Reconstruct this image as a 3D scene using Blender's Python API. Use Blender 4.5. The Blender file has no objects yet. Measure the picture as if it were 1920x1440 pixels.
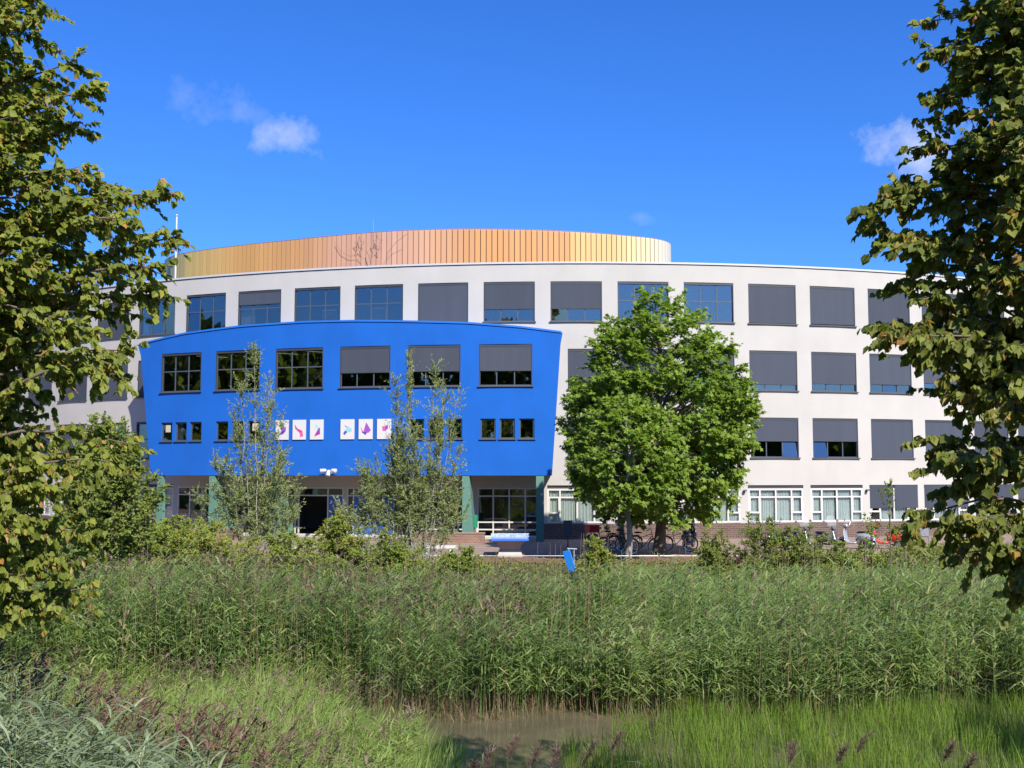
import bpy, math, random
import numpy as np
from mathutils import Vector, Matrix

random.seed(7)
scene = bpy.context.scene
COL = scene.collection
rad = math.radians

# ------------------------------------------------------------------ camera
# plaza level is z = 0; the photographer stands on a bank across a ditch
cam_d = bpy.data.cameras.new('camera')
cam_d.sensor_width = 36.0
cam_d.lens = 38.78
cam_d.clip_start = 0.1
cam_d.clip_end = 3000
cam = bpy.data.objects.new('camera', cam_d)
cam.location = (0, 0, 3.48)
cam.rotation_euler = (rad(90 + 4.567), 0, 0)
COL.objects.link(cam)
scene.camera = cam

# ------------------------------------------------------------------ light
TO_SUN = Vector((0.330, -0.668, 0.667)).normalized()
sun_d = bpy.data.lights.new('sun', 'SUN')
sun_d.energy = 4.9
sun_d.angle = rad(0.53)
sun_d.color = (1.0, 0.93, 0.82)
sun = bpy.data.objects.new('sun', sun_d)
sun.rotation_euler = TO_SUN.to_track_quat('Z', 'Y').to_euler()
sun.location = (20, -40, 40)
COL.objects.link(sun)

scene.view_settings.view_transform = 'Standard'
scene.view_settings.look = 'None'
scene.view_settings.exposure = 0.95
scene.view_settings.gamma = 1.0
scene.view_settings.use_curve_mapping = False

world = bpy.data.worlds.new('World')
scene.world = world
world.use_nodes = True
nt = world.node_tree
nt.nodes.clear()
wn, wl = nt.nodes, nt.links


def wmath(op, a, b=None, c=None):
    n = wn.new('ShaderNodeMath')
    n.operation = op
    for k, v in enumerate((a, b, c)):
        if v is None:
            continue
        if isinstance(v, (int, float)):
            n.inputs[k].default_value = v
        else:
            wl.new(v, n.inputs[k])
    return n.outputs[0]


sky = wn.new('ShaderNodeTexSky')
sky.sky_type = 'NISHITA'
sky.sun_disc = False
sky.sun_elevation = rad(41.8)
sky.sun_rotation = math.atan2(TO_SUN.x, TO_SUN.y)
sky.altitude = 0
sky.air_density = 1.0
sky.dust_density = 1.0
sky.ozone_density = 3.0
hs = wn.new('ShaderNodeHueSaturation')
hs.inputs['Saturation'].default_value = 1.22
hs.inputs['Value'].default_value = 1.0
wl.new(sky.outputs[0], hs.inputs['Color'])
deep = wn.new('ShaderNodeMix')             # deep clear-air blue of the photograph's sky
deep.data_type = 'RGBA'
deep.blend_type = 'MULTIPLY'
deep.inputs['Factor'].default_value = 1.0
deep.inputs['B'].default_value = (0.66, 1.17, 2.05, 1)
wl.new(hs.outputs[0], deep.inputs['A'])
tc = wn.new('ShaderNodeTexCoord')
nz = wn.new('ShaderNodeTexNoise')
nz.inputs['Scale'].default_value = 26
nz.inputs['Detail'].default_value = 7
nz.inputs['Roughness'].default_value = 0.62
wl.new(tc.outputs['Generated'], nz.inputs['Vector'])


def cloud(azim, elev, w, h, dens):
    """one small cumulus wisp of the sky: azimuth/elevation in radians (0 = +Y)"""
    d = Vector((math.sin(azim) * math.cos(elev), math.cos(azim) * math.cos(elev), math.sin(elev)))
    r = Vector((math.cos(azim), -math.sin(azim), 0))
    u = r.cross(d)
    out = []
    for v, s in ((r, w), (u, h)):
        n = wn.new('ShaderNodeVectorMath')
        n.operation = 'DOT_PRODUCT'
        wl.new(tc.outputs['Generated'], n.inputs[0])
        n.inputs[1].default_value = v / s
        out.append(n.outputs['Value'])
    f = wn.new('ShaderNodeVectorMath')
    f.operation = 'DOT_PRODUCT'
    wl.new(tc.outputs['Generated'], f.inputs[0])
    f.inputs[1].default_value = d
    front = wmath('GREATER_THAN', f.outputs['Value'], 0.5)
    q = wmath('ADD', wmath('MULTIPLY', out[0], out[0]), wmath('MULTIPLY', out[1], out[1]))
    base = wmath('SUBTRACT', 1.0, q)
    m = wmath('MULTIPLY_ADD', nz.outputs[0], 4.2, -2.35)
    s = wmath('ADD', base, m)
    s = wmath('MULTIPLY', wmath('MAXIMUM', wmath('MINIMUM', wmath('MULTIPLY', s, 0.62), 1.0), 0.0), dens)
    return wmath('MULTIPLY', s, front)


CL = []
for a, e, w, h, dn in [(-0.277, 0.318, 0.042, 0.022, 0.20), (-0.243, 0.312, 0.026, 0.015, 0.22),
                       (-0.205, 0.293, 0.038, 0.022, 0.50), (0.360, 0.275, 0.062, 0.036, 0.60),
                       (0.118, 0.226, 0.014, 0.008, 0.16), (2.75, 0.21, 0.07, 0.035, 0.6), (2.15, 0.26, 0.09, 0.04, 0.6),
                       (-2.4, 0.25, 0.16, 0.06, 0.5), (-1.9, 0.30, 0.12, 0.05, 0.5), (-2.9, 0.2, 0.06, 0.03, 0.5)]:
    CL.append(cloud(a, e, w, h, dn))
tot = CL[0]
for c in CL[1:]:
    tot = wmath('MAXIMUM', tot, c)
mixc = wn.new('ShaderNodeMix')
mixc.data_type = 'RGBA'
wl.new(tot, mixc.inputs['Factor'])
wl.new(deep.outputs['Result'], mixc.inputs['A'])
mixc.inputs['B'].default_value = (9.5, 9.6, 10.0, 1)
bg = wn.new('ShaderNodeBackground')
bg.inputs['Strength'].default_value = 0.053
wl.new(mixc.outputs['Result'], bg.inputs['Color'])
wo = wn.new('ShaderNodeOutputWorld')
wl.new(bg.outputs[0], wo.inputs[0])

scene.cycles.max_bounces = 10
scene.cycles.transparent_max_bounces = 12
scene.cycles.diffuse_bounces = 6
scene.cycles.glossy_bounces = 4


# ------------------------------------------------------------------ helpers: objects
def tag(o, label=None, cat=None, group=None, kind=None):
    for k, v in (('label', label), ('category', cat), ('group', group), ('kind', kind)):
        if v:
            o[k] = v
    return o


def link(name, data, parent=None, loc=None, rotz=0.0):
    o = bpy.data.objects.new(name, data)
    if loc is not None:
        o.location = loc
    o.rotation_euler = (0, 0, rotz)
    o.parent = parent
    COL.objects.link(o)
    return o


def empty(name, loc=(0, 0, 0), rotz=0.0, parent=None):
    o = link(name, None, parent, loc, rotz)
    o.empty_display_size = 0.3
    return o


def copy_tree(o, parent=None):
    c = o.copy()
    COL.objects.link(c)
    c.parent = parent
    for ch in list(o.children):
        copy_tree(ch, c)
    return c


# ------------------------------------------------------------------ helpers: materials
def newmat(name):
    m = bpy.data.materials.new(name)
    m.use_nodes = True
    t = m.node_tree
    t.nodes.clear()
    out = t.nodes.new('ShaderNodeOutputMaterial')
    return m, t, out


def N(t, typ, **kw):
    n = t.nodes.new(typ)
    for k, v in kw.items():
        if k in n.inputs:
            n.inputs[k].default_value = v
        else:
            setattr(n, k, v)
    return n


def pmat(name, col, rough=0.6, metal=0.0, spec=0.5, var=0.0, scale=3.0, bump=0.0, bscale=40.0, coat=0.0):
    """principled paint/stone with a little noise in colour and relief"""
    m, t, out = newmat(name)
    b = N(t, 'ShaderNodeBsdfPrincipled')
    b.inputs['Base Color'].default_value = (*col, 1)
    b.inputs['Roughness'].default_value = rough
    b.inputs['Metallic'].default_value = metal
    b.inputs['Specular IOR Level'].default_value = spec
    b.inputs['Coat Weight'].default_value = coat
    t.links.new(b.outputs[0], out.inputs[0])
    c = N(t, 'ShaderNodeTexCoord')
    if var:
        n = N(t, 'ShaderNodeTexNoise', Scale=scale, Detail=5.0, Roughness=0.6)
        t.links.new(c.outputs['Object'], n.inputs['Vector'])
        r = N(t, 'ShaderNodeValToRGB')
        r.color_ramp.elements[0].position = 0.3
        r.color_ramp.elements[1].position = 0.7
        r.color_ramp.elements[0].color = (*[max(0, x * (1 - var)) for x in col], 1)
        r.color_ramp.elements[1].color = (*[min(1, x * (1 + var * 0.6)) for x in col], 1)
        t.links.new(n.outputs[0], r.inputs[0])
        t.links.new(r.outputs[0], b.inputs['Base Color'])
    if bump:
        n2 = N(t, 'ShaderNodeTexNoise', Scale=bscale, Detail=4.0)
        t.links.new(c.outputs['Object'], n2.inputs['Vector'])
        bp = N(t, 'ShaderNodeBump', Strength=bump, Distance=0.02)
        t.links.new(n2.outputs[0], bp.inputs['Height'])
        t.links.new(bp.outputs[0], b.inputs['Normal'])
    return m


def leafmat(name, stops, trans=0.35, rough=0.55, spec=0.25):
    """foliage: colour per leaf from the 'tint' attribute, part of the light passes through"""
    m, t, out = newmat(name)
    a = N(t, 'ShaderNodeAttribute', attribute_name='tint')
    r = N(t, 'ShaderNodeValToRGB')
    el = r.color_ramp.elements
    el[0].position, el[0].color = stops[0][0], (*stops[0][1], 1)
    el[1].position, el[1].color = stops[-1][0], (*stops[-1][1], 1)
    for p, c in stops[1:-1]:
        e = el.new(p)
        e.color = (*c, 1)
    t.links.new(a.outputs['Fac'], r.inputs[0])
    b = N(t, 'ShaderNodeBsdfPrincipled')
    b.inputs['Roughness'].default_value = rough
    b.inputs['Specular IOR Level'].default_value = spec
    t.links.new(r.outputs[0], b.inputs['Base Color'])
    tr = N(t, 'ShaderNodeBsdfTranslucent')
    mu = N(t, 'ShaderNodeMix', data_type='RGBA', blend_type='MULTIPLY')
    mu.inputs['Factor'].default_value = 1.0
    t.links.new(r.outputs[0], mu.inputs['A'])
    mu.inputs['B'].default_value = (1.25, 1.35, 0.55, 1)
    t.links.new(mu.outputs['Result'], tr.inputs['Color'])
    mx = N(t, 'ShaderNodeMixShader')
    mx.inputs[0].default_value = trans
    t.links.new(b.outputs[0], mx.inputs[1])
    t.links.new(tr.outputs[0], mx.inputs[2])
    t.links.new(mx.outputs[0], out.inputs[0])
    return m


M = {}


def plaster(name, col, var, streak):
    m, t, out = newmat(name)
    b = N(t, 'ShaderNodeBsdfPrincipled')
    b.inputs['Roughness'].default_value = 0.85
    b.inputs['Specular IOR Level'].default_value = 0.2
    c = N(t, 'ShaderNodeUVMap')
    mp = N(t, 'ShaderNodeMapping')
    mp.inputs['Scale'].default_value = (1.6, 0.16, 1)
    t.links.new(c.outputs[0], mp.inputs[0])
    n = N(t, 'ShaderNodeTexNoise', Scale=1.0, Detail=6.0, Roughness=0.65)
    t.links.new(mp.outputs[0], n.inputs['Vector'])
    n1 = N(t, 'ShaderNodeTexNoise', Scale=0.55, Detail=4.0)
    t.links.new(c.outputs[0], n1.inputs['Vector'])
    ad = N(t, 'ShaderNodeMath', operation='MULTIPLY_ADD')
    t.links.new(n.outputs[0], ad.inputs[0])
    ad.inputs[1].default_value = streak
    t.links.new(n1.outputs[0], ad.inputs[2])
    r = N(t, 'ShaderNodeValToRGB')
    r.color_ramp.elements[0].position = 0.32 + streak * 0.4
    r.color_ramp.elements[1].position = 0.62 + streak * 0.6
    r.color_ramp.elements[0].color = (*[x * (1 - var) for x in col], 1)
    r.color_ramp.elements[1].color = (*[min(1, x * (1 + var * 0.4)) for x in col], 1)
    t.links.new(ad.outputs[0], r.inputs[0])
    t.links.new(r.outputs[0], b.inputs['Base Color'])
    n2 = N(t, 'ShaderNodeTexNoise', Scale=28.0, Detail=5.0)
    t.links.new(c.outputs[0], n2.inputs['Vector'])
    bp = N(t, 'ShaderNodeBump', Strength=0.25, Distance=0.015)
    t.links.new(n2.outputs[0], bp.inputs['Height'])
    t.links.new(bp.outputs[0], b.inputs['Normal'])
    t.links.new(b.outputs[0], out.inputs[0])
    return m


M['white_wall'] = plaster('white plaster', (0.375, 0.360, 0.338), 0.06, 0.5)
M['blue_wall'] = plaster('blue plaster', (0.0065, 0.088, 0.375), 0.10, 0.45)


def brickmat(name, c1, c2, mortar, bw, bh, ms, uv=True, rough=0.85):
    m, t, out = newmat(name)
    b = N(t, 'ShaderNodeBsdfPrincipled', Roughness=rough)
    b.inputs['Specular IOR Level'].default_value = 0.2
    c = N(t, 'ShaderNodeUVMap') if uv else N(t, 'ShaderNodeTexCoord')
    br = N(t, 'ShaderNodeTexBrick', Scale=1.0)
    br.inputs['Color1'].default_value = (*c1, 1)
    br.inputs['Color2'].default_value = (*c2, 1)
    br.inputs['Mortar'].default_value = (*mortar, 1)
    br.inputs['Mortar Size'].default_value = ms
    br.inputs['Brick Width'].default_value = bw
    br.inputs['Row Height'].default_value = bh
    t.links.new(c.outputs[0 if uv else 'Object'], br.inputs['Vector'])
    n = N(t, 'ShaderNodeTexNoise', Scale=1.2, Detail=6.0, Roughness=0.65)
    t.links.new(c.outputs[0 if uv else 'Object'], n.inputs['Vector'])
    rr = N(t, 'ShaderNodeValToRGB')
    rr.color_ramp.elements[0].color = (0.68, 0.66, 0.64, 1)
    rr.color_ramp.elements[0].position = 0.3
    rr.color_ramp.elements[1].position = 0.72
    rr.color_ramp.elements[1].color = (1.1, 1.08, 1.05, 1)
    t.links.new(n.outputs[0], rr.inputs[0])
    mu = N(t, 'ShaderNodeMix', data_type='RGBA', blend_type='MULTIPLY')
    mu.inputs['Factor'].default_value = 1.0
    t.links.new(br.outputs['Color'], mu.inputs['A'])
    t.links.new(rr.outputs[0], mu.inputs['B'])
    t.links.new(mu.outputs['Result'], b.inputs['Base Color'])
    bp = N(t, 'ShaderNodeBump', Strength=0.5, Distance=0.02, invert=True)
    t.links.new(br.outputs['Fac'], bp.inputs['Height'])
    t.links.new(bp.outputs[0], b.inputs['Normal'])
    t.links.new(b.outputs[0], out.inputs[0])
    return m


M['brick'] = brickmat('brown brick', (0.125, 0.080, 0.066), (0.095, 0.062, 0.053), (0.20, 0.172, 0.155), 0.32, 0.10, 0.012)
M['planter_brick'] = brickmat('red brick', (0.24, 0.13, 0.10), (0.19, 0.105, 0.085), (0.26, 0.21, 0.18), 0.22, 0.075, 0.01)
M['paving'] = brickmat('clay paving', (0.29, 0.215, 0.185), (0.25, 0.185, 0.16), (0.20, 0.155, 0.13), 0.22, 0.11, 0.008, uv=False)
M['frame'] = pmat('anthracite frame', (0.055, 0.068, 0.088), 0.4)
M['dark_frame'] = pmat('dark blind box', (0.030, 0.034, 0.042), 0.5)
M['sill'] = pmat('dark stone sill', (0.055, 0.058, 0.068), 0.6)
M['white_frame'] = pmat('white window frame', (0.48, 0.465, 0.44), 0.45, var=0.03)
M['cornice'] = pmat('pale metal coping', (0.40, 0.40, 0.405), 0.4, var=0.04)
M['dark_gap'] = pmat('painted gap shade', (0.05, 0.05, 0.055), 0.8)
M['blue_trim'] = pmat('blue coping', (0.013, 0.12, 0.45), 0.4)
M['fin_green'] = pmat('grey green concrete', (0.075, 0.175, 0.138), 0.8, var=0.1, scale=2.0, bump=0.1)
M['interior'] = pmat('interior paint', (0.13, 0.125, 0.115), 0.9)
M['interior_floor'] = pmat('interior lino', (0.12, 0.11, 0.10), 0.7)
M['blue_door'] = pmat('blue door paint', (0.02, 0.10, 0.36), 0.4)
M['steel'] = pmat('galvanised steel', (0.30, 0.31, 0.32), 0.4, 0.7, var=0.08)
M['white_metal'] = pmat('white enamel', (0.47, 0.465, 0.46), 0.35)
M['black'] = pmat('black rubber', (0.018, 0.018, 0.02), 0.6)
M['black_gloss'] = pmat('black paint', (0.015, 0.015, 0.018), 0.25, coat=0.5)
M['concrete'] = pmat('cast concrete', (0.33, 0.315, 0.29), 0.85, var=0.12, scale=4, bump=0.15)
M['asphalt'] = pmat('grey tarmac', (0.10, 0.105, 0.115), 0.9, var=0.15, scale=1.5, bump=0.3, bscale=60)
M['kerb'] = pmat('kerb concrete', (0.40, 0.38, 0.36), 0.9, var=0.1)


def blindmat():
    m, t, out = newmat('screen fabric')
    b = N(t, 'ShaderNodeBsdfPrincipled', Roughness=0.8)
    b.inputs['Specular IOR Level'].default_value = 0.25
    c = N(t, 'ShaderNodeTexCoord')
    oi = N(t, 'ShaderNodeObjectInfo')
    mp = N(t, 'ShaderNodeMapping')
    mp.inputs['Scale'].default_value = (2.2, 1, 0.25)
    ad = N(t, 'ShaderNodeVectorMath', operation='ADD')
    t.links.new(c.outputs['Object'], ad.inputs[0])
    cb = N(t, 'ShaderNodeCombineXYZ')
    ml = N(t, 'ShaderNodeMath', operation='MULTIPLY')
    ml.inputs[1].default_value = 57.0
    t.links.new(oi.outputs['Random'], ml.inputs[0])
    t.links.new(ml.outputs[0], cb.inputs[0])
    t.links.new(cb.outputs[0], ad.inputs[1])
    t.links.new(ad.outputs[0], mp.inputs[0])
    n = N(t, 'ShaderNodeTexNoise', Scale=1.0, Detail=3.0)
    t.links.new(mp.outputs[0], n.inputs['Vector'])
    r = N(t, 'ShaderNodeValToRGB')
    r.color_ramp.elements[0].position = 0.3
    r.color_ramp.elements[1].position = 0.75
    r.color_ramp.elements[0].color = (0.041, 0.049, 0.068, 1)
    r.color_ramp.elements[1].color = (0.047, 0.055, 0.075, 1)
    t.links.new(n.outputs[0], r.inputs[0])
    hv = N(t, 'ShaderNodeHueSaturation')
    mr = N(t, 'ShaderNodeMapRange')
    mr.inputs['To Min'].default_value = 0.86
    mr.inputs['To Max'].default_value = 1.16
    t.links.new(oi.outputs['Random'], mr.inputs[0])
    t.links.new(mr.outputs[0], hv.inputs['Value'])
    t.links.new(r.outputs[0], hv.inputs['Color'])
    t.links.new(hv.outputs[0], b.inputs['Base Color'])
    bp = N(t, 'ShaderNodeBump', Strength=0.35, Distance=0.03)
    t.links.new(n.outputs[0], bp.inputs['Height'])
    t.links.new(bp.outputs[0], b.inputs['Normal'])
    t.links.new(b.outputs[0], out.inputs[0])
    return m


M['blind'] = blindmat()


def glassmat(name, refl, tint):
    """coated window glass: mirror share plus see-through share"""
    m, t, out = newmat(name)
    g = N(t, 'ShaderNodeBsdfGlossy', Roughness=0.015)
    g.inputs['Color'].default_value = (0.95, 0.97, 1.0, 1)
    tr = N(t, 'ShaderNodeBsdfTransparent')
    tr.inputs['Color'].default_value = (*tint, 1)
    fr = N(t, 'ShaderNodeLayerWeight', Blend=0.35)
    ma = N(t, 'ShaderNodeMath', operation='MULTIPLY_ADD')
    t.links.new(fr.outputs['Fresnel'], ma.inputs[0])
    ma.inputs[1].default_value = 0.6
    ma.inputs[2].default_value = refl
    mx = N(t, 'ShaderNodeMixShader')
    t.links.new(ma.outputs[0], mx.inputs[0])
    t.links.new(tr.outputs[0], mx.inputs[1])
    t.links.new(g.outputs[0], mx.inputs[2])
    t.links.new(mx.outputs[0], out.inputs[0])
    return m


M['glass'] = glassmat('coated window glass', 0.13, (0.60, 0.64, 0.66))
M['clear_glass'] = glassmat('clear window glass', 0.04, (0.93, 0.96, 0.95))
M['curtain'] = pmat('pale curtain', (0.66, 0.70, 0.67), 0.9, var=0.08, scale=2)
M['cream_curtain'] = pmat('cream curtain', (0.66, 0.62, 0.47), 0.9, var=0.08, scale=2)


# ------------------------------------------------------------------ helpers: mesh builder
class MB:
    def __init__(s):
        s.v, s.f, s.mi, s.uv, s.mats = [], [], [], [], []

    def mat(s, m):
        if m not in s.mats:
            s.mats.append(m)
        return s.mats.index(m)

    def face(s, pts, m, uvs=None):
        b = len(s.v)
        s.v += [tuple(p) for p in pts]
        s.f.append(tuple(range(b, b + len(pts))))
        s.mi.append(s.mat(m))
        s.uv += list(uvs) if uvs else [(0, 0)] * len(pts)

    def add(s, verts, faces, m, uvs=None):
        b = len(s.v)
        s.v += [tuple(p) for p in verts]
        k = s.mat(m)
        for f in faces:
            s.f.append(tuple(b + i for i in f))
            s.mi.append(k)
            s.uv += [(0, 0)] * len(f)

    def box(s, x0, x1, y0, y1, z0, z1, m, T=None):
        vs = [Vector((x, y, z)) for z in (z0, z1) for x, y in ((x0, y0), (x1, y0), (x1, y1), (x0, y1))]
        if T is not None:
            vs = [T @ v for v in vs]
        s.add(vs, [(3, 2, 1, 0), (4, 5, 6, 7), (0, 1, 5, 4), (1, 2, 6, 5), (2, 3, 7, 6), (3, 0, 4, 7)], m)

    def tube(s, pts, r, m, n=8, cap=True):
        pts = [Vector(p) for p in pts]
        rs = r if isinstance(r, (list, tuple)) else [r] * len(pts)
        vs, fs = [], []
        prev = None
        for i, p in enumerate(pts):
            t = (pts[min(i + 1, len(pts) - 1)] - pts[max(i - 1, 0)]).normalized()
            if prev is None:
                a = t.orthogonal().normalized()
            else:
                a = (prev - t * prev.dot(t)).normalized()
            prev = a
            b = t.cross(a)
            for k in range(n):
                w = 2 * math.pi * k / n
                vs.append(p + (a * math.cos(w) + b * math.sin(w)) * rs[i])
        for i in range(len(pts) - 1):
            for k in range(n):
                k2 = (k + 1) % n
                fs.append((i * n + k, i * n + k2, (i + 1) * n + k2, (i + 1) * n + k))
        if cap:
            fs.append(tuple(range(n))[::-1])
            fs.append(tuple((len(pts) - 1) * n + k for k in range(n)))
        s.add(vs, fs, m)

    def torus(s, c, R, r, m, axis='x', n=24, k=8):
        vs, fs = [], []
        for i in range(n):
            a = 2 * math.pi * i / n
            for j in range(k):
                b = 2 * math.pi * j / k
                q = R + r * math.cos(b)
                u, w, h = q * math.cos(a), q * math.sin(a), r * math.sin(b)
                vs.append((c[0] + h, c[1] + u, c[2] + w) if axis == 'x' else (c[0] + u, c[1] + h, c[2] + w))
        for i in range(n):
            for j in range(k):
                i2, j2 = (i + 1) % n, (j + 1) % k
                fs.append((i * k + j, i2 * k + j, i2 * k + j2, i * k + j2))
        s.add(vs, fs, m)

    def loft(s, rings, m, caps=True):
        """rings: lists of points with equal count, closed sections"""
        n = len(rings[0])
        vs = [p for r in rings for p in r]
        fs = []
        for i in range(len(rings) - 1):
            for k in range(n):
                k2 = (k + 1) % n
                fs.append((i * n + k, i * n + k2, (i + 1) * n + k2, (i + 1) * n + k))
        if caps:
            fs.append(tuple(range(n))[::-1])
            fs.append(tuple((len(rings) - 1) * n + k for k in range(n)))
        s.add(vs, fs, m)

    def mesh(s, name, smooth=False):
        me = bpy.data.meshes.new(name)
        me.from_pydata(s.v, [], s.f)
        for m in s.mats:
            me.materials.append(m)
        me.polygons.foreach_set('material_index', s.mi)
        ul = me.uv_layers.new(name='UVMap')
        ul.data.foreach_set('uv', [c for p in s.uv for c in p])
        if smooth:
            me.polygons.foreach_set('use_smooth', [True] * len(me.polygons))
        me.update()
        return me

    def obj(s, name, parent=None, loc=None, rotz=0.0, smooth=False):
        return link(name, s.mesh(name, smooth), parent, loc, rotz)


# ------------------------------------------------------------------ the school building: measured arcs
WX, WY, WR = 3.741, 113.1, 55.23            # centre and radius of the white facade
A0, DA = -0.0061, 0.0644                    # bay 0 and bay pitch
BX, BY, BR = 2.637, 107.90, 52.25           # blue front block
B0, DB = -0.4073, 0.0701
TOP = 14.50


def wpt(a, z, r=WR):
    return (WX + r * math.sin(a), WY - r * math.cos(a), z)


def bpt(a, z, r=BR):
    return (BX + r * math.sin(a), BY - r * math.cos(a), z)


def arc_wall(mb, cx, cy, R, a_lo, a_hi, z_lo, z_hi, holes, m, depth, step=0.022, topfn=None, slant=None):
    """curved wall with rectangular openings (a0,a1,z0,z1) and their reveals"""
    A = {a_lo, a_hi}
    Z = {z_lo, z_hi}
    for h in holes:
        A |= {h[0], h[1]}
        Z |= {h[2], h[3]}
    A = sorted(A)
    full = [A[0]]
    for a in A[1:]:
        k = max(1, math.ceil((a - full[-1]) / step))
        s0 = full[-1]
        full += [s0 + (a - s0) * (i + 1) / k for i in range(k)]
    A, Z = full, sorted(Z)

    def P(a, z, r):
        if slant and a <= a_lo + 1e-9:
            a = slant[0](z)
        elif slant and a >= a_hi - 1e-9:
            a = slant[1](z)
        zz = topfn(a) if (topfn and z >= z_hi - 1e-9) else z
        return (cx + r * math.sin(a), cy - r * math.cos(a), zz), (R * a, zz)

    for i in range(len(A) - 1):
        am = (A[i] + A[i + 1]) / 2
        for j in range(len(Z) - 1):
            zm = (Z[j] + Z[j + 1]) / 2
            if any(h[0] < am < h[1] and h[2] < zm < h[3] for h in holes):
                continue
            q = [P(A[i], Z[j], R), P(A[i + 1], Z[j], R), P(A[i + 1], Z[j + 1], R), P(A[i], Z[j + 1], R)]
            mb.face([p[0] for p in q], m, [p[1] for p in q])
    r2 = R - depth
    for a0, a1, z0, z1 in holes:
        def q4(c):
            mb.face([(cx + r * math.sin(a), cy - r * math.cos(a), z) for a, z, r in c], m, [(R * a + (R - r), z + (R - r)) for a, z, r in c])
        q4([(a0, z0, R), (a0, z1, R), (a0, z1, r2), (a0, z0, r2)])
        q4([(a1, z1, R), (a1, z0, R), (a1, z0, r2), (a1, z1, r2)])
        q4([(a0, z1, R), (a1, z1, R), (a1, z1, r2), (a0, z1, r2)])
        q4([(a1, z0, R), (a0, z0, R), (a0, z0, r2), (a1, z0, r2)])


school = empty('school_building', (0, 0, 0))
tag(school, 'white curved school building with a blue tilted block over its entrance and many blinds', 'building')

LO_I, HI_I = -14, 11
AW_LO, AW_HI = A0 + DA * (LO_I - 0.5), A0 + DA * (HI_I + 0.5)
WWID = 2.73
HALF = WWID / 2 / WR
ROWS = {1: (11.42, 13.57), 2: (7.82, 9.97), 3: (4.24, 6.38)}
holes = []
bays = []                                   # (row, index, a_centre, width, z0, z1)
for row, (z0, z1) in ROWS.items():
    for i in range(LO_I, HI_I + 1):
        if row > 1 and -6 <= i <= -1:
            continue
        a = A0 + DA * i
        w = WWID
        if row > 1 and i == 0:              # narrower bay beside the blue block
            w = 1.83
            a += 0.45 / WR
        bays.append((row, i, a, w, z0, z1))
        holes.append((a - w / 2 / WR, a + w / 2 / WR, z0, z1))
# opening behind the blue block, so its rooms run back into the building
holes.append((A0 + DA * -6 - 0.022, A0 + DA * -1 + 0.022, 3.75, 10.2))
GW = 3.14
ground_bays = []
for i in range(LO_I, HI_I + 1):
    a = A0 + DA * i
    if -6 <= i <= -1:
        w, z0, z1 = 3.36, 0.10, 2.66
    else:
        w, z0, z1 = GW, 0.83, 2.79
    ground_bays.append((i, a, w, z0, z1))
    holes.append((a - w / 2 / WR, a + w / 2 / WR, z0, z1))
mb = MB()
arc_wall(mb, WX, WY, WR, AW_LO, AW_HI, 0.0, TOP, holes, M['white_wall'], 0.16)
mb.obj('wall', school)

# end walls and roof
mb = MB()
for a in (AW_LO, AW_HI):
    q = [wpt(a, 0), wpt(a, 0, WR - 14), wpt(a, TOP, WR - 14), wpt(a, TOP)]
    mb.face(q, M['white_wall'], [(0, 0), (14, 0), (14, TOP), (0, TOP)])
K = 60
for k in range(K):
    a, b = AW_LO + (AW_HI - AW_LO) * k / K, AW_LO + (AW_HI - AW_LO) * (k + 1) / K
    mb.face([wpt(a, 0, WR - 14), wpt(b, 0, WR - 14), wpt(b, TOP, WR - 14), wpt(a, TOP, WR - 14)], M['white_wall'])
mb.obj('rear_wall', school)
mb = MB()
for k in range(K):
    a, b = AW_LO + (AW_HI - AW_LO) * k / K, AW_LO + (AW_HI - AW_LO) * (k + 1) / K
    mb.face([wpt(a, 14.30, WR - .02), wpt(b, 14.30, WR - .02), wpt(b, 14.30, WR - 13.98), wpt(a, 14.30, WR - 13.98)], M['asphalt'])
mb.obj('roof', school)


def arc_strip(mb, ptf, a0, a1, prof, m, step=0.02, R=1.0):
    """sweep a closed (r, z) profile along an arc"""
    k = max(1, math.ceil((a1 - a0) / step))
    n = len(prof)
    for i in range(k):
        a, b = a0 + (a1 - a0) * i / k, a0 + (a1 - a0) * (i + 1) / k
        for j in range(n):
            (r1, z1), (r2, z2) = prof[j], prof[(j + 1) % n]
            mb.face([ptf(a, z1, r1), ptf(b, z1, r1), ptf(b, z2, r2), ptf(a, z2, r2)], m,
                    [(R * a, z1 + r1 - R), (R * b, z1 + r1 - R), (R * b, z2 + r2 - R), (R * a, z2 + r2 - R)])
    for a in (a0, a1):
        mb.face([ptf(a, z, r) for r, z in prof], m)


mb = MB()
arc_strip(mb, wpt, AW_LO, AW_HI, [(WR - .3, TOP + .02), (WR + .06, TOP + .02), (WR + .06, TOP + .12), (WR - .3, TOP + .12)], M['cornice'])
mb.obj('coping', school)
mb = MB()
arc_strip(mb, wpt, AW_LO, AW_HI, [(WR - .28, TOP - .012), (WR + .012, TOP - .012), (WR + .012, TOP + .018), (WR - .28, TOP + .018)], M['dark_gap'])  # shade of the gap under the coping, put in as a dark strip
mb.obj('coping_gap_shade', school)
# brick plinth either side of the entrance
for a0, a1 in ((AW_LO, A0 + DA * -6.5), (A0 + DA * -0.5, AW_HI)):
    mb = MB()
    arc_strip(mb, wpt, a0, a1, [(WR - .2, 0.0), (WR + .022, 0.0), (WR + .022, 0.80), (WR - .2, 0.80)], M['brick'], R=WR)
    mb.obj('brick_plinth', school)

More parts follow.
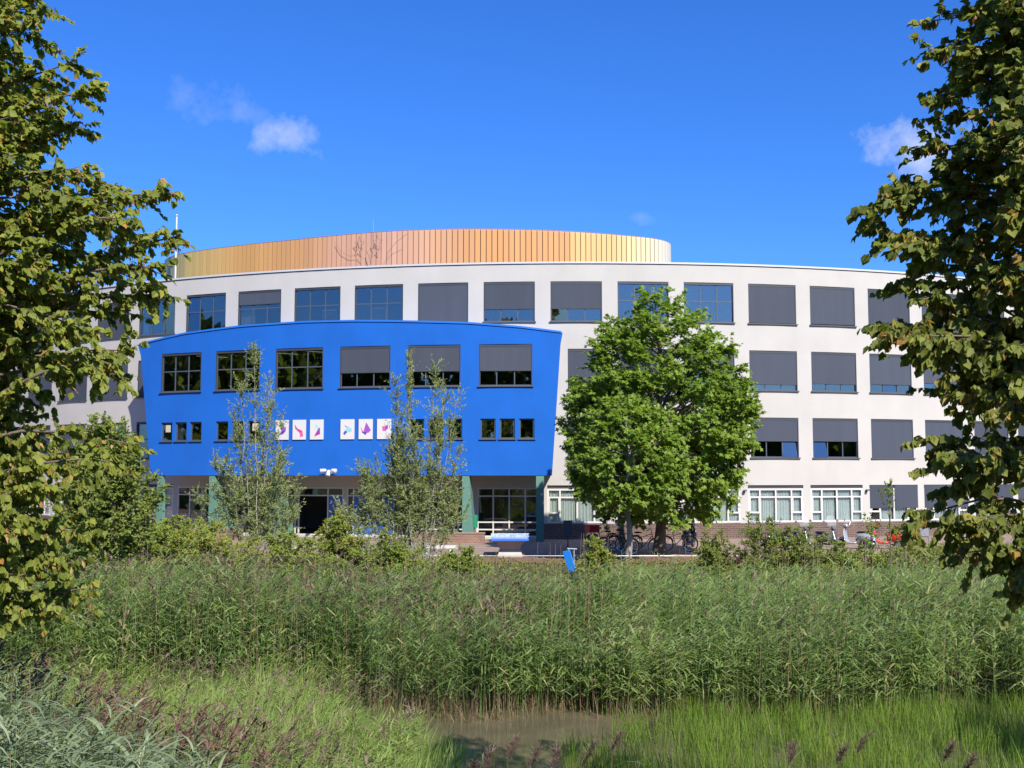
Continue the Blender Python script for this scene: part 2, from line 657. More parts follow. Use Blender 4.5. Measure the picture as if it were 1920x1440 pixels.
# rooms behind the glass: floors, back walls, partitions
mb = MB()
for z in (3.42, 7.02, 10.62):
    arc_strip(mb, wpt, AW_LO + .005, AW_HI - .005, [(WR - 8, z - .3), (WR - .2, z - .3), (WR - .2, z), (WR - 8, z)], M['interior'], 0.03)
arc_strip(mb, wpt, AW_LO + .005, AW_HI - .005, [(WR - 8, .01), (WR - .2, .01), (WR - .2, .05), (WR - 8, .05)], M['interior_floor'], 0.03)
arc_strip(mb, wpt, AW_LO + .006, AW_HI - .006, [(WR - 7.2, .06), (WR - 7.0, .06), (WR - 7.0, 14.2), (WR - 7.2, 14.2)], M['interior'], 0.03)
for i in range(LO_I, HI_I + 1, 2):
    a = A0 + DA * (i + 0.5)
    arc_strip(mb, wpt, a - .0013, a + .0013, [(WR - 6.9, 3.5), (WR - .3, 3.5), (WR - .3, 14.2), (WR - 6.9, 14.2)], M['interior'])
M['tube_lamp'] = pmat('ceiling lamp strip', (.7, .68, .6), .5)
tl_ = M['tube_lamp'].node_tree.nodes['Principled BSDF']
tl_.inputs['Emission Color'].default_value = (1, .92, .75, 1)
tl_.inputs['Emission Strength'].default_value = .30
for zc in (6.66, 10.26):
    for k in range(9):
        for d_ in (0.2, 2.4):
            a = A0 + DA * (-6.4 + k * .72)
            c_ = Vector(wpt(a, zc, WR - d_))
            T = Matrix.Translation(c_) @ Matrix.Rotation(a + .9, 4, 'Z')
            mb.box(-.9, .9, -.04, .04, 0, .03, M['tube_lamp'], T)
mb.obj('interior_rooms', school)

# ------------------------------------------------------------------ window kits (shared meshes)
KIT = {}


def grid_frame(W, H, cols, rows, fw, mw, y0, y1, m, skip=()):
    """frame with mullions; cols/rows are inner boundaries as fractions. local x along wall, y inward, z up"""
    b = MB()
    b.box(-W / 2, W / 2, y0, y1, 0, fw, m)
    b.box(-W / 2, W / 2, y0, y1, H - fw, H, m)
    b.box(-W / 2, -W / 2 + fw, y0, y1, fw, H - fw, m)
    b.box(W / 2 - fw, W / 2, y0, y1, fw, H - fw, m)
    xs = [-W / 2 + W * c for c in cols]
    for x in xs:
        b.box(x - mw / 2, x + mw / 2, y0 + .004, y1, fw, H - fw, m)
    ed = [-W / 2 + fw] + xs + [W / 2 - fw]
    for r in rows:
        for k in range(len(ed) - 1):
            l = ed[k] + (mw / 2 if k else 0)
            h = ed[k + 1] - (mw / 2 if k < len(ed) - 2 else 0)
            b.box(l, h, y0 + .004, y1, H * r - mw / 2, H * r + mw / 2, m)
    return b


def pane_mesh(w, h, mat, name='pane'):
    key = (name, round(w, 3), round(h, 3), mat.name)
    if key not in KIT:
        b = MB()
        b.box(-w / 2, w / 2, -.004, .004, -h / 2, h / 2, mat)
        KIT[key] = b.mesh(name)
    return KIT[key]


rng = random.Random(11)


def add_panes(win, W, H, cols, rows, fw, mw, y, mat, zmax=None, tilt=0.004):
    xs = [-W / 2 + fw / 2] + [-W / 2 + W * c for c in cols] + [W / 2 - fw / 2]
    zs = [fw / 2] + [H * r for r in rows] + [H - fw / 2]
    for i in range(len(xs) - 1):
        for j in range(len(zs) - 1):
            if zmax is not None and zs[j] > zmax:
                continue
            w, h = xs[i + 1] - xs[i] - .01, zs[j + 1] - zs[j] - .01
            p = link('pane', pane_mesh(w, h, mat), win, ((xs[i] + xs[i + 1]) / 2, y, (zs[j] + zs[j + 1]) / 2))
            p.rotation_euler = (rng.uniform(-tilt, tilt), 0, rng.uniform(-tilt, tilt))


def shared(key, fn, name, parent, loc=(0, 0, 0)):
    if key not in KIT:
        KIT[key] = fn().mesh(name)
    return link(name, KIT[key], parent, loc)


def sill_mb(W):
    b = MB()
    b.box(-W / 2 - .06, W / 2 + .06, -.075, .1, -.045, .012, M['sill'])
    return b


def blindbox_mb(W, H):
    b = MB()
    b.box(-W / 2 + .005, W / 2 - .005, .034, .088, H - .13, H - .002, M['dark_frame'])
    b.box(-W / 2 + .002, -W / 2 + .045, .02, .075, .02, H - .135, M['dark_frame'])
    b.box(W / 2 - .045, W / 2 - .002, .02, .075, .02, H - .135, M['dark_frame'])
    return b


def blind_mb(W, H, frac):
    """screen cloth hanging from the top, slightly bowed, with a bottom bar"""
    b = MB()
    zt, zb = H - .125, max(.03, H - frac * H)
    nx, nz = 8, 5
    vs, fs = [], []
    for j in range(nz + 1):
        for i in range(nx + 1):
            u, v = i / nx, j / nz
            vs.append((-W / 2 + .05 + (W - .1) * u, .045 + .006 * math.sin(u * 9 + v * 2) * v, zt + (zb - zt) * v))
    for j in range(nz):
        for i in range(nx):
            k = j * (nx + 1) + i
            fs.append((k, k + 1, k + nx + 2, k + nx + 1))
    b.add(vs, fs, M['blind'])
    b.box(-W / 2 + .05, W / 2 - .05, .035, .06, zb - .025, zb + .01, M['dark_frame'])
    return b


def big_window(a, z0, W, H, ptf, blind, parent=school):
    p = ptf(a, z0)
    w = empty('window', p, a, parent)
    cols, rows = (1 / 3, 2 / 3), (0.53,)
    if W < 2.2:
        cols = (0.5,)
    shared(('frame', W, H), lambda: grid_frame(W, H, cols, rows, .07, .055, .09, .15, M['frame']), 'frame', w)
    shared(('sill', W), lambda: sill_mb(W), 'sill', w)
    shared(('bb', W, H), lambda: blindbox_mb(W, H), 'blind_box', w)
    if blind > 0:
        shared(('blind', W, H, blind), lambda: blind_mb(W, H, blind), 'blind', w)
    if blind < 0.99:
        add_panes(w, W, H, cols, rows, .07, .055, .12, M['glass'], H * (1 - blind))
    return w


BLIND1 = {-7: 0, -6: 0, -5: .36, -4: 0, -3: 0, -2: 1, -1: .67, 0: .67, 1: 0, 2: 0, 3: .965, 4: .955, 5: 1, 6: 1, 7: 1}
BLIND2 = {0: 1, 1: .6, 2: .6, 3: .84, 4: .80, 5: .78, 6: .71, 7: .71}
BLIND3 = {-8: 0, -7: 0, 0: 1, 1: .58, 2: .58, 3: .58, 4: .575, 5: 1, 6: 1, 7: 1}
wins = {}
for row, i, a, w, z0, z1 in bays:
    bl = {1: BLIND1, 2: BLIND2, 3: BLIND3}[row].get(i, 1)
    wins[(row, i)] = big_window(a, z0, w, z1 - z0, wpt, bl)


def curtain_mb(w, h, m, n=16, amp=.035, seed=0):
    r = random.Random(seed)
    b = MB()
    ph = r.uniform(0, 6)
    pts = [(-w / 2 + w * k / n, amp * math.sin(k * 1.9 + ph) + r.uniform(-.01, .01)) for k in range(n + 1)]
    for k in range(n):
        b.face([(pts[k][0], pts[k][1], 0), (pts[k + 1][0], pts[k + 1][1], 0), (pts[k + 1][0], pts[k + 1][1], h), (pts[k][0], pts[k][1], h)], m)
    return b


def open_pane(win, col, tilt):
    ps = [o for o in win.children if o.name.startswith('pane')]
    xs_ = sorted({round(o.location.x, 2) for o in ps})
    for o in ps:
        if abs(o.location.x - xs_[col]) < .02:
            o.rotation_euler.x = tilt
            o.location.y += .02


open_pane(wins[(3, 3)], 2, -.17)
open_pane(wins[(3, 4)], 0, -.17)
open_pane(wins[(1, -7)], 2, .06)
open_pane(wins[(1, -6)], 0, -.05)
open_pane(wins[(2, 5)], 1, -.03)
open_pane(wins[(1, 0)], 0, .05)
# things seen through the top-floor glass
shared(('ccur',), lambda: curtain_mb(.85, 1.3, M['cream_curtain'], 12), 'curtain', wins[(1, -5)], (-.9, .35, .05))
shared(('ccur2',), lambda: curtain_mb(.4, .95, M['curtain'], 7), 'curtain', wins[(1, -7)], (-1.05, .3, .05))
b = MB()
b.box(-.42, .42, 0, .05, .1, 1.0, M['white_metal'])
b.box(-.36, .36, -.02, .0, .3, .92, M['interior'])
b.box(-.40, -.35, .0, .05, .0, .1, M['steel'])
b.box(.35, .40, .0, .05, .0, .1, M['steel'])
brd = b.mesh('whiteboard')
for k, x in ((-4, .45), (-3, -.15)):
    tag(link('whiteboard', brd, None, Vector(wpt(A0 + DA * k, ROWS[1][0], WR - .55)) + Vector((x, 0, 0)), A0 + DA * k),
        'white easel board behind the top floor window over the blue block, ' + ('left of two' if k == -4 else 'right of two'), 'whiteboard', 'easel boards behind the top windows')

# ground-floor windows: white frames, curtains, some blinds
GC = (0.215, 0.50, 0.785)


def ground_frame(W, H):
    b = MB()
    m = M['white_frame']
    y0, y1 = .03, .11
    fw, mw = .10, .085
    top = H - .17
    b.box(-W / 2, W / 2, .08, .12, top, H - .002, M['dark_frame'])
    b.box(-W / 2, W / 2, y0 - .045, y1, 0, .09, m)
    b.box(-W / 2, W / 2, y0, y1, top - fw, top - .002, m)
    for x in (-W / 2 + fw / 2, W / 2 - fw / 2):
        b.box(x - fw / 2, x + fw / 2, y0, y1, .09, top - fw, m)
    xs = [-W / 2 + W * c for c in GC]
    for x in xs:
        b.box(x - mw / 2, x + mw / 2, y0 + .003, y1, .09, top - fw, m)
    ed = [-W / 2 + fw] + xs + [W / 2 - fw]
    for k in range(4):
        l, h = ed[k] + (mw / 2 if k else 0), ed[k + 1] - (mw / 2 if k < 3 else 0)
        b.box(l, h, y0 + .003, y1, H * .66, H * .66 + .075, m)
        if k in (0, 3):
            b.box(l, h, y0 + .003, y1, H * .245, H * .245 + .09, m)
            # opening sash
            for c in (l + .025, h - .025):
                b.box(c - .024, c + .024, y0 - .015, y0 + .002, H * .245 + .092, H * .66 - .002, m)
    return b


def split_blind(W, H, frac, x0, x1):
    b = MB()
    b.box(x0, x1, .012, .022, H - frac * H, H - .02, M['blind'])
    b.box(x0, x1, .006, .028, H - frac * H - .03, H - frac * H, M['dark_frame'])
    return b


def ground_window(i, a, W, z0, z1):
    H = z1 - z0
    w = empty('ground_window', wpt(a, z0), a, school)
    shared(('gf',), lambda: ground_frame(W, H), 'frame', w)
    xs = [-W / 2 + .035] + [-W / 2 + W * c for c in GC] + [W / 2 - .035]
    top = H - .2
    for k in range(4):
        cuts = [.05, H * .27, H * .68, top] if k in (0, 3) else [.05, H * .68, top]
        for j in range(len(cuts) - 1):
            ww, hh = xs[k + 1] - xs[k] - .02, cuts[j + 1] - cuts[j] - .01
            p = link('pane', pane_mesh(ww, hh, M['clear_glass']), w, ((xs[k] + xs[k + 1]) / 2, .075, (cuts[j] + cuts[j + 1]) / 2))
            p.rotation_euler = (rng.uniform(-.003, .003), 0, rng.uniform(-.004, .004))
    if i >= 5:
        shared(('sbl',), lambda: split_blind(W, H, .63, -W / 2 + .02, -.04), 'blind', w)
        shared(('sbr',), lambda: split_blind(W, H, .63, .04, W / 2 - .02), 'blind', w)
    r = random.Random(i + 50)
    for k, (c, cw) in enumerate([(-.37, .28), (-.13, .23), (.16, .3), (.39, .2)]):
        if i < -6 and k in (1, 2):
            continue
        if r.random() < .12:
            continue
        key = ('gcur', k, i % 3)
        shared(key, lambda: curtain_mb(W * cw, H - .22, M['curtain'], 18, .03, k + i), 'curtain', w, (c * W, .19, .03))


for i, a, w, z0, z1 in ground_bays:
    if not -6 <= i <= -1:
        ground_window(i, a, w, z0, z1)

# entrance glazing
EC = (0.25, 0.5, 0.75)


def entrance_frame(W, H, cols, rows):
    return grid_frame(W, H, cols, rows, .07, .07, .03, .11, M['white_frame'])


def entrance_bay(i, a, W, z0, z1):
    H = z1 - z0
    w = empty('entrance_glazing', wpt(a, z0), a, school)
    if i == -4:
        cols, rows = (.16, .22, .73), (.83,)
    elif i == -3:
        cols, rows = (.11, .45, .78), (.83,)
    else:
        cols, rows = EC, (.15, .30, .83)
    shared(('ef', i if i in (-4, -3) else 0), lambda: entrance_frame(W, H, cols, rows), 'frame', w)
    xs = [-W / 2 + .035] + [-W / 2 + W * c for c in cols] + [W / 2 - .035]
    zs = [.035] + [H * r for r in rows] + [H - .035]
    for k in range(len(xs) - 1):
        for j in range(len(zs) - 1):
            wd, hh = xs[k + 1] - xs[k] - .02, zs[j + 1] - zs[j] - .02
            c = ((xs[k] + xs[k + 1]) / 2, .075, (zs[j] + zs[j + 1]) / 2)
            if j == 0 and i == -4 and k == 2:
                continue                                    # open vestibule
            if j == 0 and ((i == -4 and k == 3) or (i == -3 and k in (1, 2))):
                d = MB()
                d.box(-wd / 2, wd / 2, -.025, .025, -hh / 2, hh / 2, M['blue_door'])
                do = link('door', d.mesh('door'), w, c)
                continue
            link('pane', pane_mesh(wd, hh, M['clear_glass']), w, c)


for i, a, w, z0, z1 in ground_bays:
    if -6 <= i <= -1:
        entrance_bay(i, a, w, z0, z1)
for k, z in ((4.5, 2.45), (2.5, 2.45)):
    b = MB()
    T = Matrix.Translation(wpt(A0 + DA * k, z, WR + .0)) @ Matrix.Rotation(A0 + DA * k, 4, 'Z')
    b.box(-.05, .05, -.06, 0, -.06, .06, M['frame'], T)
    b.box(-.07, .07, -.22, -.06, .02, .10, M['frame'], T)
    b.obj('wall_lamp', school)
# door furniture: slots of glass and pull bars (children of the school so they stay parts)
for key, x, wd in ((-4, 1.25, .55), (-3, -.745, .7), (-3, .385, .7)):
    a = A0 + DA * key
    par = empty('door_fittings', wpt(a, .1), a, school)
    d = MB()
    for k in range(4):
        d.box(x - wd * .36, x + wd * .36, .036, .047, .62 + k * .27, .76 + k * .27, M['black_gloss'])
        d.box(x - wd * .38, x + wd * .38, .03, .049, .765 + k * .27, .785 + k * .27, M['steel'])
    d.obj('glass_slots', par)
    d = MB()
    d.tube([(x - wd * .47, .0, .75), (x - wd * .47, .0, 1.35)], .016, M['steel'], 6)
    d.obj('door_handle', par)

# ------------------------------------------------------------------ blue block
BZ0 = 3.31
BL_T, BL_B, BRT, BRB = -0.4646, -0.4440, -0.0025, -0.0120
TP = [(-.4646, 10.58), (-.4051, 11.0), (-.3351, 11.23), (-.2629, 11.31), (-.2098, 11.28), (-.1631, 11.20), (-.0949, 11.05), (-.0427, 10.82), (-.0025, 10.55)]


def btop(a):
    return float(np.interp(a, [p[0] for p in TP], [p[1] for p in TP]))


def sl(z):
    return BL_B + (BL_T - BL_B) * (z - BZ0) / (10.58 - BZ0)


def sr(z):
    return BRB + (BRT - BRB) * (z - BZ0) / (10.55 - BZ0)


bh = []
SMW, SMZ0, SMZ1 = .765, 5.155, 6.18
small, panels = [], []
for i in range(6):
    a = B0 + DB * i
    bh.append((a - 1.36 / BR, a + 1.36 / BR, 7.835, 9.968))
    for k in (-1, 0, 1):
        s = a + .0018 + k * .01885
        if i in (2, 3):
            panels.append((i, k, s))
        else:
            small.append((i, k, s))
            bh.append((s - SMW / 2 / BR, s + SMW / 2 / BR, SMZ0, SMZ1))
mb = MB()
arc_wall(mb, BX, BY, BR, (BL_T + BL_B) / 2 - .001, (BRT + BRB) / 2 + .001, BZ0, 11.6, bh, M['blue_wall'], 0.15, 0.012, btop, (sl, sr))
# sides, roof and soffit of the block
D = 2.5
ks = [sl(0.5 * (10.58 + BZ0))] + list(np.linspace(BL_T + .03, BRT - .03, 40)) + [sr(.5 * (10.55 + BZ0))]
bw = MB()
for f, zt in ((sl, 10.58), (sr, 10.55)):
    bw.face([bpt(f(BZ0), BZ0), bpt(f(zt), zt), bpt(f(zt), zt, BR - D), bpt(f(BZ0), BZ0, BR - D)], M['blue_wall'], [(0, 0), (0, 7), (2, 7), (2, 0)])
mb.v += bw.v
off = len(mb.v) - len(bw.v)
mb.f += [tuple(i + off for i in f) for f in bw.f]
mb.mi += [mb.mat(M['blue_wall'])] * len(bw.f)
mb.uv += bw.uv
blue = mb.obj('blue_block_wall', school)
blue['label'] = 'bright blue tilted front wall above the entrance'
mb = MB()
aa = list(np.linspace(BL_T, BRT, 60))
for a, b in zip(aa[:-1], aa[1:]):
    za, zb = btop(a), btop(b)
    for (r1, d1), (r2, d2) in (((BR + .045, -.02), (BR + .045, .075)), ((BR + .045, .075), (BR - D, .075)), ((BR - D, -.02), (BR + .045, -.02))):
        mb.face([bpt(a, za + d1, r1), bpt(b, zb + d1, r1), bpt(b, zb + d2, r2), bpt(a, za + d2, r2)], M['blue_trim'])
for a in (BL_T, BRT):
    z = btop(a)
    mb.face([bpt(a, z - .02, BR + .045), bpt(a, z + .075, BR + .045), bpt(a, z + .075, BR - D), bpt(a, z - .02, BR - D)], M['blue_trim'])
mb.obj('blue_coping', school)
mb = MB()
aa = list(np.linspace(BL_B + .0008, BRB - .0008, 40))
for a, b in zip(aa[:-1], aa[1:]):
    mb.face([bpt(a, BZ0, BR - .004), bpt(b, BZ0, BR - .004), bpt(b, BZ0, BR - D), bpt(a, BZ0, BR - D)], M['white_wall'])
    mb.face([bpt(a, BZ0 + .11, BR - .2), bpt(b, BZ0 + .11, BR - .2), bpt(b, BZ0 + .11, BR - D), bpt(a, BZ0 + .11, BR - D)], M['interior_floor'])
    mb.face([bpt(a, 7.02, BR - .2), bpt(b, 7.02, BR - .2), bpt(b, 7.02, BR - D), bpt(a, 7.02, BR - D)], M['interior_floor'])
    mb.face([bpt(a, 6.8, BR - .2), bpt(b, 6.8, BR - .2), bpt(b, 6.8, BR - D), bpt(a, 6.8, BR - D)], M['interior'])
    mb.face([bpt(a, 10.3, BR - .2), bpt(b, 10.3, BR - .2), bpt(b, 10.3, BR - D), bpt(a, 10.3, BR - D)], M['interior'])
mb.obj('soffit', school)
mb = MB()
mb.tube([bpt(-.1622, 6.5, BR + .004), bpt(-.1622, 11.15, BR + .004)], .012, pmat('blue joint', (.01, .07, .36), .8), 5)  # blue tube along the vertical seam of the block
mb.obj('expansion_joint', school)

BLB = {0: 0, 1: 0, 2: 0, 3: .64, 4: .63, 5: .63}
for i in range(6):
    bw_ = big_window(B0 + DB * i, 7.835, 2.72, 2.133, bpt, BLB[i])
M['paper'] = pmat('beige paper', (.40, .355, .27), .9)
for i, k, s in small:
    w = empty('small_window', bpt(s, SMZ0), s, school)
    shared(('sf',), lambda: grid_frame(SMW, SMZ1 - SMZ0, (), (), .07, .05, .085, .145, M['frame']), 'frame', w)
    shared(('ss',), lambda: sill_mb(SMW), 'sill', w)
    link('pane', pane_mesh(SMW - .1, SMZ1 - SMZ0 - .1, M['glass']), w, (0, .12, (SMZ1 - SMZ0) / 2))
    if (i, k) in ((0, -1), (1, 1)):
        b = MB()
        b.box(-.15, .19, .102, .108, .5, .9, M['paper'])
        b.obj('paper_notice', w)
    if (i, k) in ((0, 0), (1, 0)):
        shared(('scur',), lambda: curtain_mb(.3, .9, M['curtain'], 8), 'curtain', w, (-.18, .22, .06))

# art panels: white boards with folded-paper shapes
PC = {n: pmat('print ' + n, tuple(v * .52 for v in c), .6) for n, c in dict(violet=(.16, .05, .47), orchid=(.42, .10, .60), magenta=(.50, .04, .40), pink=(.85, .06, .28),
      rose=(.85, .16, .42), cyan=(.35, .76, .88), sky=(.10, .33, .78), navy=(.03, .14, .50), grey=(.20, .18, .22), pale=(.55, .84, .90), dusk=(.20, .12, .42)).items()}
ART = [  # polygons in 0..1 board coordinates (x right, z up)
    [('pale', [(.36, .62), (.52, .53), (.66, .56), (.50, .70), (.34, .70)]), ('orchid', [(.38, .58), (.52, .48), (.80, .47), (.80, .66), (.60, .63)]),
     ('violet', [(.26, .22), (.58, .40), (.80, .46), (.60, .29)]), ('violet', [(.26, .22), (.52, .48), (.80, .46), (.58, .40)])],
    [('grey', [(.17, .78), (.22, .52), (.34, .57)]), ('pink', [(.24, .53), (.34, .57), (.75, .43), (.55, .33)]), ('pink', [(.34, .57), (.75, .43), (.72, .45)]),
     ('rose', [(.55, .33), (.75, .43), (.82, .17), (.57, .13)])],
    [('pale', [(.35, .66), (.46, .78), (.68, .62), (.53, .53)]), ('dusk', [(.68, .60), (.75, .57), (.75, .42), (.55, .46)]),
     ('magenta', [(.32, .15), (.55, .46), (.75, .42), (.76, .27)])],
    [('navy', [(.20, .30), (.34, .44), (.50, .36), (.28, .20)]), ('cyan', [(.34, .44), (.46, .55), (.80, .56), (.80, .37), (.50, .36)]), ('sky', [(.26, .71), (.66, .57), (.40, .60)])],
    [('orchid', [(.36, .40), (.54, .84), (.88, .45), (.72, .32), (.58, .31)]), ('rose', [(.13, .62), (.24, .36), (.34, .39)]), ('violet', [(.20, .36), (.38, .38), (.58, .31), (.50, .20)])],
    [('rose', [(.36, .64), (.56, .64), (.56, .40), (.38, .40)]), ('orchid', [(.56, .64), (.76, .73), (.78, .52), (.56, .38)]), ('dusk', [(.60, .62), (.76, .73), (.70, .52)]), ('grey', [(.55, .66), (.50, .86), (.57, .68)])],
]
PL = ['white panel with a violet folded arrow shape, outermost beside the slim willow', 'white panel with a pink zigzag shape and grey tip',
      'white panel with a pale blue square above a magenta kite shape', 'white panel with a light blue and navy bird-like shape',
      'white panel with a purple crystal shape and pink spike', 'white panel with a pink and purple cube, partly behind the big willow']
for n, (i, k, s) in enumerate(panels):
    w = empty('art_panel', bpt(s, 5.165, BR), s)
    tag(w, PL[n], 'art panel', 'white art panels on the blue wall')
    b = MB()
    b.box(-.375, .375, -.06, -.012, 0, 1.03, M['white_metal'])
    b.obj('board', w)
    b = MB()
    for q, (cn, poly) in enumerate(ART[n]):
        y = -.0625 - q * .0006
        b.face([((x - .5) * .75, y, z * 1.03) for x, z in poly], PC[cn])
    b.obj('print', w)
    b = MB()
    for x in (-.25, .25):
        b.box(x - .02, x + .02, -.012, -.001, .1, .93, M['steel'])
    b.obj('batten', w)

# fin columns under the block
FINS = [(-.4318, .40, .40, .3), (-.3650, .34, .95, 1.2), (-.2925, .34, .85, 1.2), (-.0950, .36, .60, 1.2), (-.0235, .40, .40, .3)]
for a, wt, wb, dp in FINS:
    b = MB()
    T = Matrix.Translation(bpt(a, 0, BR - .03)) @ Matrix.Rotation(a, 4, 'Z')
    h = BZ0 - .004
    vs = [(-.2, 0, 0), (-.2 + wb, 0, 0), (-.2 + wb, dp, 0), (-.2, dp, 0), (-.2, 0, h), (-.2 + wt, 0, h), (-.2 + wt, dp * .5, h), (-.2, dp * .5, h)]
    b.add([T @ Vector(v) for v in vs], [(3, 2, 1, 0), (4, 5, 6, 7), (0, 1, 5, 4), (1, 2, 6, 5), (2, 3, 7, 6), (3, 0, 4, 7)], M['fin_green'])
    b.obj('fin_column', school)

# white triple floodlight on the lower edge
fl = empty('floodlight_cluster', bpt(-.2315, 3.36, BR + .05), -.2315)
tag(fl, 'cluster of three white floodlights on the lower edge of the blue block', 'floodlight')
b = MB()
b.box(-.06, .06, -.12, .05, -.02, .22, M['white_metal'])
b.tube([(0, -.08, .16), (0, -.22, .2)], .03, M['white_metal'])
b.obj('bracket', fl)
for dx, dz, dy in ((-.36, .06, -.14), (.0, -.34, -.3), (.36, .06, -.14)):
    b = MB()
    c0, d = Vector((dx * .35, -.2, .22)), Vector((dx, dy * .6, dz - .12)).normalized()
    b.tube([c0, c0 + d * .08, c0 + d * .3, c0 + d * .32], [.05, .09, .12, .10], M['white_metal'], 10)
    b.obj('lamp_head', fl, smooth=True)

# ------------------------------------------------------------------ golden slat screen on the roof
RS = [(-22.6, 77.6), (-23.35, 75.6), (-23.55, 74.2), (-23.2, 73.1), (-22.4, 71.9), (-21.3, 70.85), (-19.1, 69.45), (-16.3, 68.0), (-13.7, 66.85), (-11.6, 65.9), (-8.9, 64.85), (-6.6, 64.15),
      (-4.1, 63.75), (-1.9, 63.65), (.6, 63.85), (2.8, 64.2), (5.1, 64.85), (7.1, 65.6), (8.4, 66.2), (9.15, 66.75), (9.7, 67.5), (9.95, 68.4), (9.85, 69.6), (9.2, 71.5)]
rp = [Vector((x, y, 0)) for x, y in RS]
# smooth (Catmull-Rom) and resample by arc length
dense = []
for i in range(1, len(rp) - 2):
    for k in range(20):
        t = k / 20
        p0, p1, p2, p3 = rp[i - 1], rp[i], rp[i + 1], rp[i + 2]
        dense.append(0.5 * ((2 * p1) + (p2 - p0) * t + (2 * p0 - 5 * p1 + 4 * p2 - p3) * t * t + (3 * p1 - p0 - 3 * p2 + p3) * t ** 3))
cum = [0.0]
for p, q in zip(dense[:-1], dense[1:]):
    cum.append(cum[-1] + (q - p).length)
PITCH = .332
slat_pos = []
s = PITCH / 2
while s < cum[-1]:
    i = int(np.searchsorted(cum, s))
    i = min(max(i, 1), len(dense) - 1)
    t = (s - cum[i - 1]) / max(1e-6, cum[i] - cum[i - 1])
    p = dense[i - 1].lerp(dense[i], t)
    d = (dense[min(i + 2, len(dense) - 1)] - dense[max(i - 3, 0)]).normalized()
    slat_pos.append((p, d))
    s += PITCH
RZ0, RZ1 = 14.35, 17.66
SHEEN_STOPS = [(308, (.46, .42, .20)), (340, (.66, .48, .17)), (400, (.74, .46, .15)), (430, (.76, .42, .13)), (560, (.76, .39, .16)), (620, (.76, .42, .26)), (720, (.78, .44, .31)), (800, (.76, .42, .24)),
         (860, (.72, .36, .15)), (900, (.70, .33, .09)), (1000, (.70, .32, .085)), (1060, (.72, .33, .09)), (1075, (.78, .46, .15)), (1130, (.82, .52, .19)), (1175, (.84, .62, .28)), (1220, (.84, .74, .47)), (1250, (.80, .76, .62))]  # iridescent sheen and the left end's shade put into the slat colours
slatmats = {}
roof_screen = empty('roof_screen', (0, 0, 0), 0, school)
roof_screen['label'] = 'oval rooftop screen of upright slats shading from gold to pink'
w = PITCH - .055
b0 = MB()
b0.box(-w / 2, w / 2, -.02, .02, 0, RZ1 - RZ0, M['steel'])
b0.box(w / 2, w / 2 + .012, -.02, .06, 0, RZ1 - RZ0, M['steel'])
r2 = random.Random(5)
backp = []
for n, (p, d) in enumerate(slat_pos):
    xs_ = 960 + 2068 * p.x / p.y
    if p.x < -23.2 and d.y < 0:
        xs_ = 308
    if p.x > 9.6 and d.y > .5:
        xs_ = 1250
    col = [float(np.interp(xs_, [q[0] for q in SHEEN_STOPS], [q[1][c] for q in SHEEN_STOPS])) for c in range(3)]
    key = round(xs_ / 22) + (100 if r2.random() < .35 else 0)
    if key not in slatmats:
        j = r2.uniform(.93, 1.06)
        slatmats[key] = pmat('slat with painted sheen', tuple(min(.95, c * j * .59) for c in col), .42, 0.0, .6)
    me = KIT.setdefault(('slat', key), None)
    if me is None:
        me = KIT[('slat', key)] = b0.mesh('slat')
        me.materials[0] = slatmats[key]
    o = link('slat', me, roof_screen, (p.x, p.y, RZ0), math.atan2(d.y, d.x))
    nrm = Vector((-d.y, d.x, 0))
    backp.append(p + nrm * .10)
b = MB()
for p, q in zip(backp[:-1], backp[1:]):
    b.face([(p.x, p.y, RZ0), (q.x, q.y, RZ0), (q.x, q.y, RZ1 - .05), (p.x, p.y, RZ1 - .05)], M['dark_gap'])
M['plum'] = pmat('plum metal backing', (.20, .12, .17), .5)
b.mats[0] = M['plum']
p, q = backp[0], backp[-1]
# rear closing wall of the plant room
mid = [Vector((-19, 79.5, 0)), Vector((-8, 76, 0)), Vector((4, 75, 0))]
ch = [p] + mid + [q]
for p, q in zip(ch[:-1], ch[1:]):
    b.face([(p.x, p.y, RZ0), (q.x, q.y, RZ0), (q.x, q.y, RZ1 - .05), (p.x, p.y, RZ1 - .05)], M['plum'])
b.obj('backing', roof_screen)
b = MB()
b.tube([(p.x, p.y, RZ1 + .02) for p, d in slat_pos], .03, M['plum'], 5)
b.obj('top_rail', roof_screen)

# flagpole, star decoration of wire
fp = empty('flagpole', (-21.6, 70.0, 14.3))
tag(fp, 'slim white flagpole at the end of the roof screen', 'flagpole')
b = MB()
b.tube([(0, 0, 0), (0, 0, 5.6)], [.065, .05], M['white_metal'], 8)
b.obj('pole', fp)
b = MB()
b.tube([(0, 0, 5.6), (0, 0, 5.66), (0, 0, 5.74)], [.05, .11, .03], M['white_metal'], 8)
b.obj('finial', fp)
st = empty('wire_star', (-8.45, 64.5, 16.4), -.42)
tag(st, 'wire star ornament with trailing cables in front of the pink slats', 'star ornament')
M['wire'] = pmat('rusty wire', (.13, .085, .07), .6)
for sx in (-.62, .62):
    b = MB()
    pts = []
    for k in range(11):
        r_ = .48 if k % 2 == 0 else .20
        pts.append((sx + r_ * math.sin(k * math.pi / 5) * .75, -.12, .55 + r_ * math.cos(k * math.pi / 5)))
    b.tube(pts, .013, M['wire'], 5)
    b.obj('star', st)
b = MB()
b.tube([(-2.3, -.1, .75), (-1.9, -.1, .2), (-1.3, -.1, -.1), (-.7, -.1, -.05), (-.4, -.1, -.3)], .010, M['wire'], 5)
b.tube([(2.6, -.1, .9), (1.9, -.1, .5), (1.3, -.1, -.1), (1.25, -.1, -.5)], .010, M['wire'], 5)
